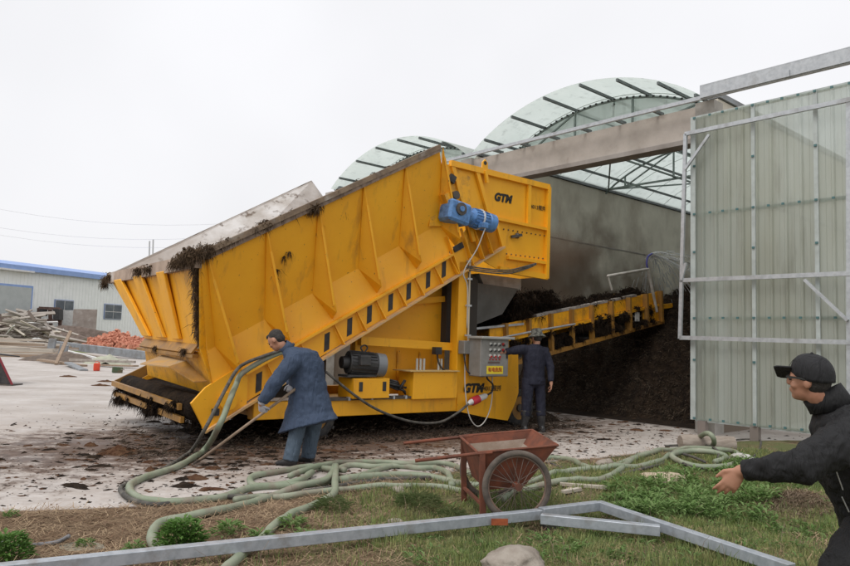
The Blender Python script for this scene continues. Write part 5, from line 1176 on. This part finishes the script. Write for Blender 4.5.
ht=MB(); ht.loft([(hc2+u*dz,f*a,l*b) for dz,a,b in((-.05,.165,.155),(-.035,.155,.145),(.0,.115,.10),(.02,.108,.094),(.085,.095,.082),(.10,.07,.06))],24); ht.build('hat',CAMO,op,smooth=True)
ha=MB().ell(hc-o_-f*.03-u*.0,(.085,.080,.08),14,10,R3).build('hair',HAIR,op,smooth=True)
# -- person in black, lunging past at the right edge
o_=Vector((2.05,3.4,0)); pb_=MB(); f,l,u=frame3((-.74,.67,0),R(-6),R(-6)); hc=Vector((1.845,3.40,1.368)); headparts(pb_,hc-o_,f,l,u,.89)
chain(pb_,off([hc-u*.06-f*.03,(1.945,3.40,1.24),(1.99,3.40,1.17)],o_),[.056,.06,.08]); chain(pb_,off([(2.04,3.41,1.08),(2.12,3.43,.9),(2.2,3.45,.72)],o_),[.13,.14,.14])
LA=[(1.925,3.235,1.12),(1.635,3.09,1.02),(1.445,3.25,.955)]; RA=[(2.12,3.58,1.10),(2.34,3.68,.90),(2.50,3.72,.72)]
chain(pb_,off(LA,o_),[.055,.043,.029]); chain(pb_,off(RA,o_),[.055,.043,.03])
hand(pb_,Vector(LA[2])-o_,(-.50,.25,-.80),(.35,.9,.05),-1,(.10,.28,.22),.95,.11,.1); hand(pb_,Vector(RA[2])-o_,(-.6,.1,-.6),(-.5,-.3,.6),1,(.5,.6,.5))
LL=[(2.10,3.34,.68),(1.80,3.22,.43),(2.08,3.18,.10)]; RL=[(2.26,3.55,.68),(2.42,3.62,.36),(2.75,3.62,.14)]
for leg in(LL,RL): chain(pb_,off(leg,o_),[.09,.06,.045])
mn=pb_.build('person',SKIN,None,smooth=True); mn.location=o_; remesh(mn,.0065,3); tag(mn,'person in black jacket and cap stepping past at the right edge, arm stretched out','person'); face_details(mn,hc,f,l,u,.89)
R3=Matrix((f,l,u)).transposed()
MB().ell(hc-o_-f*.030-u*.0,(.063,.069,.073),18,12,R3).build('hair',HAIR,mn,smooth=True)
# cap: panelled dome with a back opening and a stiff peak
cp_=MB(); rings=[]
ck=hc-o_+u*.028
for i in range(9):
    t=i/8*PI/2*.98; rings.append((ck+u*(.106*math.sin(t))-f*(.012*(1-math.sin(t))),f*(.110*math.cos(t)**.8),l*(.092*math.cos(t)**.8)))
rings=[(ck-u*.034-f*.026,f*.098,l*.089),(ck-u*.016-f*.017,f*.106,l*.091)]+rings
cp_.loft(rings,32); cp=cp_.build('cap',CAPM,mn,smooth=True)
MB().ell(ck+u*.106,.009,8,6).build('cap_button',CAPM,cp)
for k in range(3):
    A=k*PI/3+.3; pts=[]
    for i in range(13):
        t=-PI/2*.98+PI*.98*i/12; pts.append(ck+u*(.107*math.cos(t))+f*(.110*math.sin(t)*math.cos(A))+l*(.092*math.sin(t)*math.sin(A)))
    MB().tube(pts,.0016,4).build('cap_seam',CAPM,cp)
MB().ell(ck-f*.080+u*.030,(.026,.036,.028),16,10,R3).build('cap_opening',HAIR,cp,smooth=True)
MB().tube(smooth_path([ck-f*.085-l*.05-u*.01,ck-f*.108-u*.012,ck-f*.085+l*.05-u*.01],6),.010,8).build('cap_strap',CAPM,cp)
pk=MB(); q0=ck+f*.085+l*.012-u*.014; dwn=(f*1.-u*.05+l*.22).normalized(); sd_=(l*.74+u*.60).normalized()
nrm_=dwn.cross(sd_).normalized()
pk.prism([q0-sd_*.062,q0-sd_*.06+dwn*.07,q0-sd_*.05+dwn*.088,q0+sd_*.05+dwn*.088,q0+sd_*.06+dwn*.07,q0+sd_*.062],nrm_*.009)
pk.build('cap_peak',CAPM,cp,bevel=.002)
cp.scale=(.87,.87,.87); cp.location=(ck+u*.03)*(1-.87)
GLS=mat('glasses',(.02,.02,.02),rough=.2,bump=0)
MB().bar(hc-o_+l*.074+f*.0+u*.012,hc-o_+l*.062+f*.088+u*.008,.004,.010).build('glasses_temple',GLS,mn)
ff=Vector((-.87,.5,0)); lf=Vector((-.5,-.87,0))
c=MB(); c.loft([(Vector(p)-o_,lf*a,ff*b+Z*dz) for p,a,b,dz in [((1.975,3.40,1.245),.10,.10,-.04),((2.01,3.40,1.20),.16,.145,-.05),((2.05,3.41,1.13),.215,.175,-.07),((2.075,3.41,1.02),.225,.18,-.06),((2.10,3.42,.92),.215,.175,-.05),((2.14,3.43,.82),.20,.16,-.04),((2.185,3.44,.72),.205,.165,-.04),((2.21,3.44,.66),.21,.17,-.04)]],26)
c.tube(off([(1.99,3.29,1.13),(1.925,3.22,1.115),(1.80,3.155,1.075),(1.70,3.12,1.045),(1.635,3.09,1.01),(1.53,3.17,.985),(1.455,3.24,.96)],o_),[.105,.105,.092,.082,.076,.060,.048],18)
c.tube(off([(2.10,3.54,1.10),RA[0],(2.34,3.68,.90),(2.48,3.72,.75)],o_),[.10,.095,.075,.05],16)
remesh(c.build('jacket',BLKCL,mn,smooth=True),.008,3,.034,.07)
cr=MB(); cc0=Vector((1.925,3.40,1.275))-o_; cr.loft([(cc0+Vector((.03,0,-.045)),lf*.098,ff*.098-Z*.03),(cc0,lf*.082,ff*.085-Z*.045),(cc0+Vector((-.02,.01,.035)),lf*.078,ff*.08-Z*.05)],22,caps=False)
k_=cr.build('collar',BLKCL,mn,smooth=True); k_.modifiers.new('s','SOLIDIFY').thickness=.010
ZIP=mat('zip_grey',(.4,.4,.42),rough=.4,metal=.5,bump=0)
for a,b in(((836,470),(843,490)),((842,497),(849,512))):
    A=AT(a[0],a[1],3.205)-o_; B=AT(b[0],b[1],3.215)-o_; MB().tube([A,B],.003,5).build('pocket_zip',ZIP,mn)
c=MB()
for L_ in(LL,RL):
    a,b,d=[Vector(p)-o_ for p in L_]; c.tube([a,a.lerp(b,.6),b,b.lerp(d,.5),d],[.13,.105,.09,.08,.075],16)
c.ell(Vector((2.21,3.45,.66))-o_,(.17,.19,.13),14,10); remesh(c.build('trousers',BLKCL,mn,smooth=True),.011,3,.02,.07)
shoe(mn,LL[2],(-.9,.3,-.1),o_,BLACK); shoe(mn,RL[2],(-.9,.3,-.3),o_,BLACK)
# ------------------------------------------------------------------ verge vegetation
def dens(x,y):
    d=yedge(x)-y
    if d<.02: return 0,0
    n=noise.noise(Vector((x*1.6,y*1.6,7)))+.5*noise.noise(Vector((x*4,y*4,2)))
    g=max(0,min(1,(x+.9+.35*n)/1.3))*max(0,min(1,(d-.35-.3*n)/.6))
    if y<5.3: g=max(g,.35*max(0,min(1,(x+1.6)/1.2)))
    bare=1.1*math.exp(-(((x-3.45)/.5)**2+((y-6.6)/.35)**2))+.7*math.exp(-(((x-3.1)/.35)**2+((y-5.6)/.35)**2))
    g*=max(0,1-bare*1.1)
    g*=max(0,min(1,.75+n*1.0))
    return g,max(.0,min(1,.75-g*.6+n*.2))
def blades(name,N,hr,wr,mat_,label,cat,which,flat=0.,maxy=10.5,lean=.5):
    vs=[];fs=[];c=0
    rng=random.Random(hash(name)%999+5); rng=random.Random(len(name)*13+5)
    while c<N:
        y=3.3+ (maxy-3.3)*rng.random()**1.5; hw=y*.66; x=rng.uniform(-hw,min(hw,5.6))
        g_,b_=dens(x,y); q=g_ if which==0 else b_
        if rng.random()>q: 
            c+=.25; continue
        z=vz(x,y)-.004; a=rng.random()*6.283; h=rng.uniform(*hr)*(.6+.8*abs(noise.noise(Vector((x*2.2,y*2.2,4)))*1.6)+.2); w=rng.uniform(*wr)*(y/5)**.5
        la=rng.random()*6.283; ln=rng.uniform(.1,1)*lean
        if flat: # lying straw
            dx,dy=math.cos(a),math.sin(a); zz=z+rng.random()*.03; t=rng.uniform(-.3,.4)*h
            o=len(vs); vs+= [(x-dy*w,y+dx*w,zz),(x+dy*w,y-dx*w,zz),(x+dx*h+dy*w,y+dy*h-dx*w,zz+t),(x+dx*h-dy*w,y+dy*h+dx*w,zz+t)]; fs.append([o,o+1,o+2,o+3])
        else:
            ca,sa=math.cos(a)*w,math.sin(a)*w; lx,ly=math.cos(la)*ln*h,math.sin(la)*ln*h; o=len(vs)
            vs+= [(x-ca,y-sa,z),(x+ca,y+sa,z),(x+lx*.4+ca*.8,y+ly*.4+sa*.8,z+h*.6),(x+lx*.4-ca*.8,y+ly*.4-sa*.8,z+h*.6),(x+lx,y+ly,z+h*.95)]
            fs+= [[o,o+1,o+2,o+3],[o+3,o+2,o+4]]
        c+=1
    m=MB(); m.v=vs; m.f=fs
    me=bpy.data.meshes.new(name); me.from_pydata(vs,[],fs); me.materials.append(mat_); ob=bpy.data.objects.new(name,me); COL.objects.link(ob)
    return tag(ob,label,cat,kind='stuff')
blades('grass',150000,(.02,.075),(.002,.0036),GRASS,'short mixed green grass growing on the verge','grass',0)
blades('deep_grass',26000,(.04,.11),(.002,.004),GRASSD,'deeper green taller grass tufts on the verge','grass',0)
blades('dry_straw',60000,(.03,.12),(.0012,.0026),STRAWM,'dry straw litter lying on the verge soil','straw',1,flat=1)
blades('dark_litter',16000,(.02,.07),(.0015,.004),mat('litter_brown',(.13,.075,.045),(.2,.12,.07),4,rough=1,bump=0),'brown crumbled litter between the straw','litter',1,flat=1)
m=MB(); rg=random.Random(21)
for _ in range(260):
    x=rg.uniform(-2.6,4.6); y=rg.uniform(4.2,8.5)
    if y>yedge(x)-.3 or abs(x)>y*.62: continue
    z=vz(x,y); L=rg.uniform(.06,.26); a=rg.random()*6.28; k=rg.uniform(.1,.8)*L; b=Vector((x,y,z)); m.tube([b,b+Vector((math.cos(a)*k*.35,math.sin(a)*k*.35,L*.55)),b+Vector((math.cos(a)*k,math.sin(a)*k,L*.8))],[.0018,.0014,.0008],4)
tag(m.build('dry_stalk',TWIG),'thin dead tan stalks standing and leaning in the grass','stalks',kind='stuff')
# dry twig mound
pf=[]
for _ in range(2600):
    x=random.gauss(3.42,.22); y=random.gauss(6.6,.20); pf.append(Vector((x,y,vz(x,y)+.0+.03*random.random())))
fibres('dry_twigs',pf,TWIG,'mound of dry tangled roots in the grass by the person in black',cat='twigs',ln=(.05,.15),wd=.0016)
def leaves(m,c,r,h,n,ll=(.05,.09),lw=.3,arch_=.6,rng=random):
    c=Vector(c)
    for _ in range(n):
        a=rng.random()*6.283; q=rng.random()**.6; z=h*rng.random(); rr=r*q*(1-.5*(z/h)**2)
        b=c+Vector((math.cos(a)*rr,math.sin(a)*rr,z)); L=rng.uniform(*ll); da=a+rng.uniform(-1.1,1.1)
        d=Vector((math.cos(da),math.sin(da),rng.uniform(.1,1.1))).normalized(); s=d.cross(Vector((0,0,1))).normalized()*L*lw*.5; up=s.cross(d).normalized()
        p1=b+d*L*.45+up*L*.03; e=b+d*L+Vector((0,0,-L*.35*arch_))
        m.add([b,p1-s+up*.004,e,p1+s+up*.004,p1-up*.004],[[0,1,4],[1,2,4],[2,3,4],[3,0,4]])
def bush(px,py,r,h,n,mat_,label,ll=(.05,.09),lw=.3,name='weed_bush'):
    p=onverge(px,py); z=vz(p.x,p.y); b=empty(name,(p.x,p.y,z),label=label,cat='weed')
    m=MB(); leaves(m,(0,0,.01),r,h,n,ll,lw); m.build('foliage',mat_,b)
    s=MB()
    for _ in range(max(5,n//40)):
        a=random.random()*6.28; q=random.random()*r*.7; s.tube([(q*.2*math.cos(a),q*.2*math.sin(a),-.01),(q*math.cos(a),q*math.sin(a),h*random.uniform(.6,1))],.0025,4)
    s.build('stem',mat('stem_green',(.10,.16,.04),rough=.7,bump=0) if 'stem_green' not in bpy.data.materials else bpy.data.materials['stem_green'],b); return b
bush(181,552,.17,.19,900,LEAFB,'round bright green leafy bush behind the steel bar at the left',ll=(.03,.07),lw=.42)
bush(2,562,.17,.15,620,LEAFB,'bright green leafy bush cut by the left frame edge',ll=(.03,.07),lw=.42)
bush(85,548,.06,.04,60,LEAF,'small low green weed on the straw beside the pink pebble',ll=(.03,.05))
bush(10,518,.05,.03,50,LEAF,'tiny weed at the yard edge near the left frame edge',ll=(.03,.05))
bush(228,536,.10,.07,90,LEAF,'small broad-leaved weed left of the hose that runs under the bar',ll=(.06,.10),lw=.25)
bush(260,541,.08,.05,60,LEAF,'small weed half under the hose near the steel bar',ll=(.05,.09),lw=.25)
bush(292,530,.10,.07,90,LEAF,'small broad-leaved weed right of the hose that runs under the bar',ll=(.06,.10),lw=.22)
bush(306,541,.09,.05,70,LEAF,'low weed just behind the steel bar, right of the hose',ll=(.05,.09),lw=.25)
bush(135,553,.07,.05,60,LEAF,'small pale weed left of the round leafy bush',ll=(.04,.06))
bush(418,508,.20,.09,420,GRASSD,'dense grass tuft left of the wheelbarrow',ll=(.06,.12),lw=.06,name='grass_tuft')
bush(332,512,.13,.09,260,GRASSD,'smaller grass tuft beside the dark hose, left of the wheelbarrow',ll=(.06,.12),lw=.06,name='grass_tuft')
bush(450,520,.14,.06,200,GRASSD,'grass tuft at the near leg of the wheelbarrow',ll=(.05,.09),lw=.07,name='grass_tuft')
m=MB(); rg=random.Random(3)
for _ in range(210):
    px=rg.uniform(610,770); py=rg.uniform(474,520)
    if px<650 and py<485: continue
    p=onverge(px,py); leaves(m,(p.x,p.y,vz(p.x,p.y)),rg.uniform(.07,.13),rg.uniform(.05,.12),rg.randint(18,36),(.05,.11),.27,rng=rg)
for _ in range(60):
    px=rg.uniform(735,850); py=rg.uniform(462,492); p=onverge(px,py); leaves(m,(p.x,p.y,vz(p.x,p.y)),rg.uniform(.08,.15),rg.uniform(.06,.14),rg.randint(22,45),(.05,.10),.4,rng=rg)
for _ in range(150):
    px=rg.uniform(400,850); py=rg.uniform(505,570); p=onverge(px,py); leaves(m,(p.x,p.y,vz(p.x,p.y)),rg.uniform(.03,.07),rg.uniform(.02,.06),rg.randint(8,20),(.04,.08),.24,rng=rg)
tag(m.build('weed_cover',LEAF),'leafy green weeds spreading over the verge beyond the steel bar','weeds',kind='stuff')
# drifting brown dust and steam over the discharge conveyor
dm,dn,db=newmat('dust_volume'); dn.nodes.remove(db); pv_=nd(dn,'ShaderNodeVolumePrincipled'); pv_.inputs['Color'].default_value=(.36,.25,.17,1)
tcx=nd(dn,'ShaderNodeTexCoord'); ln_=nd(dn,'ShaderNodeVectorMath',operation='LENGTH'); dn.links.new(tcx.outputs['Object'],ln_.inputs[0])
nn=nd(dn,'ShaderNodeTexNoise'); nn.inputs['Scale'].default_value=2.2; nn.inputs['Detail'].default_value=4; dn.links.new(tcx.outputs['Object'],nn.inputs['Vector'])
ma_=nd(dn,'ShaderNodeMath',operation='MULTIPLY_ADD'); dn.links.new(ln_.outputs['Value'],ma_.inputs[0]); ma_.inputs[1].default_value=-.75; dn.links.new(nn.outputs[0],ma_.inputs[2])
mr_=nd(dn,'ShaderNodeMapRange'); mr_.inputs[1].default_value=-.12; mr_.inputs[2].default_value=.55; mr_.inputs[3].default_value=0; mr_.inputs[4].default_value=2.3; dn.links.new(ma_.outputs[0],mr_.inputs[0])
dn.links.new(mr_.outputs[0],pv_.inputs['Density']); dn.links.new(pv_.outputs[0],dn.nodes['Material Output'].inputs['Volume'])
du=MB().ell((0,0,0),1,24,16).build('dust_cloud',dm); du.location=M2W(2.3,2.0,3.1); du.rotation_euler=(0,-.15,MA); du.scale=(2.6,1.2,1.35); tag(du,'brown dust and steam drifting over the discharge conveyor against the wall','dust',kind='stuff')
# water spray from the nozzle
SPR=mat('water_spray',(.75,.77,.78),rough=.2,bump=0); SPR.node_tree.nodes['Principled BSDF'].inputs['Alpha'].default_value=.55
m=MB(); n0=M2W(*(c_+Vector((.12,0,.36)))); rg=random.Random(9)
for k in range(260):
    a=rg.gauss(0,.5); d=(U*math.cos(a*.5)+V*math.sin(a)+Vector((0,0,rg.choice([.25,.05,-.2])+rg.gauss(0,.05)))).normalized(); v=rg.uniform(3.0,4.2)*rg.uniform(.7,1.1)
    t0=rg.uniform(0,.5); t1=t0+rg.uniform(.03,.12)
    f_=lambda t:n0+d*v*t+Vector((0,0,-4.*t*t*.7))
    m.tube([f_(t0),f_((t0+t1)/2),f_(t1)],.008,4)
tag(m.build('water_spray',SPR),'thin water spray from the nozzle over the discharge conveyor','water spray',kind='stuff')
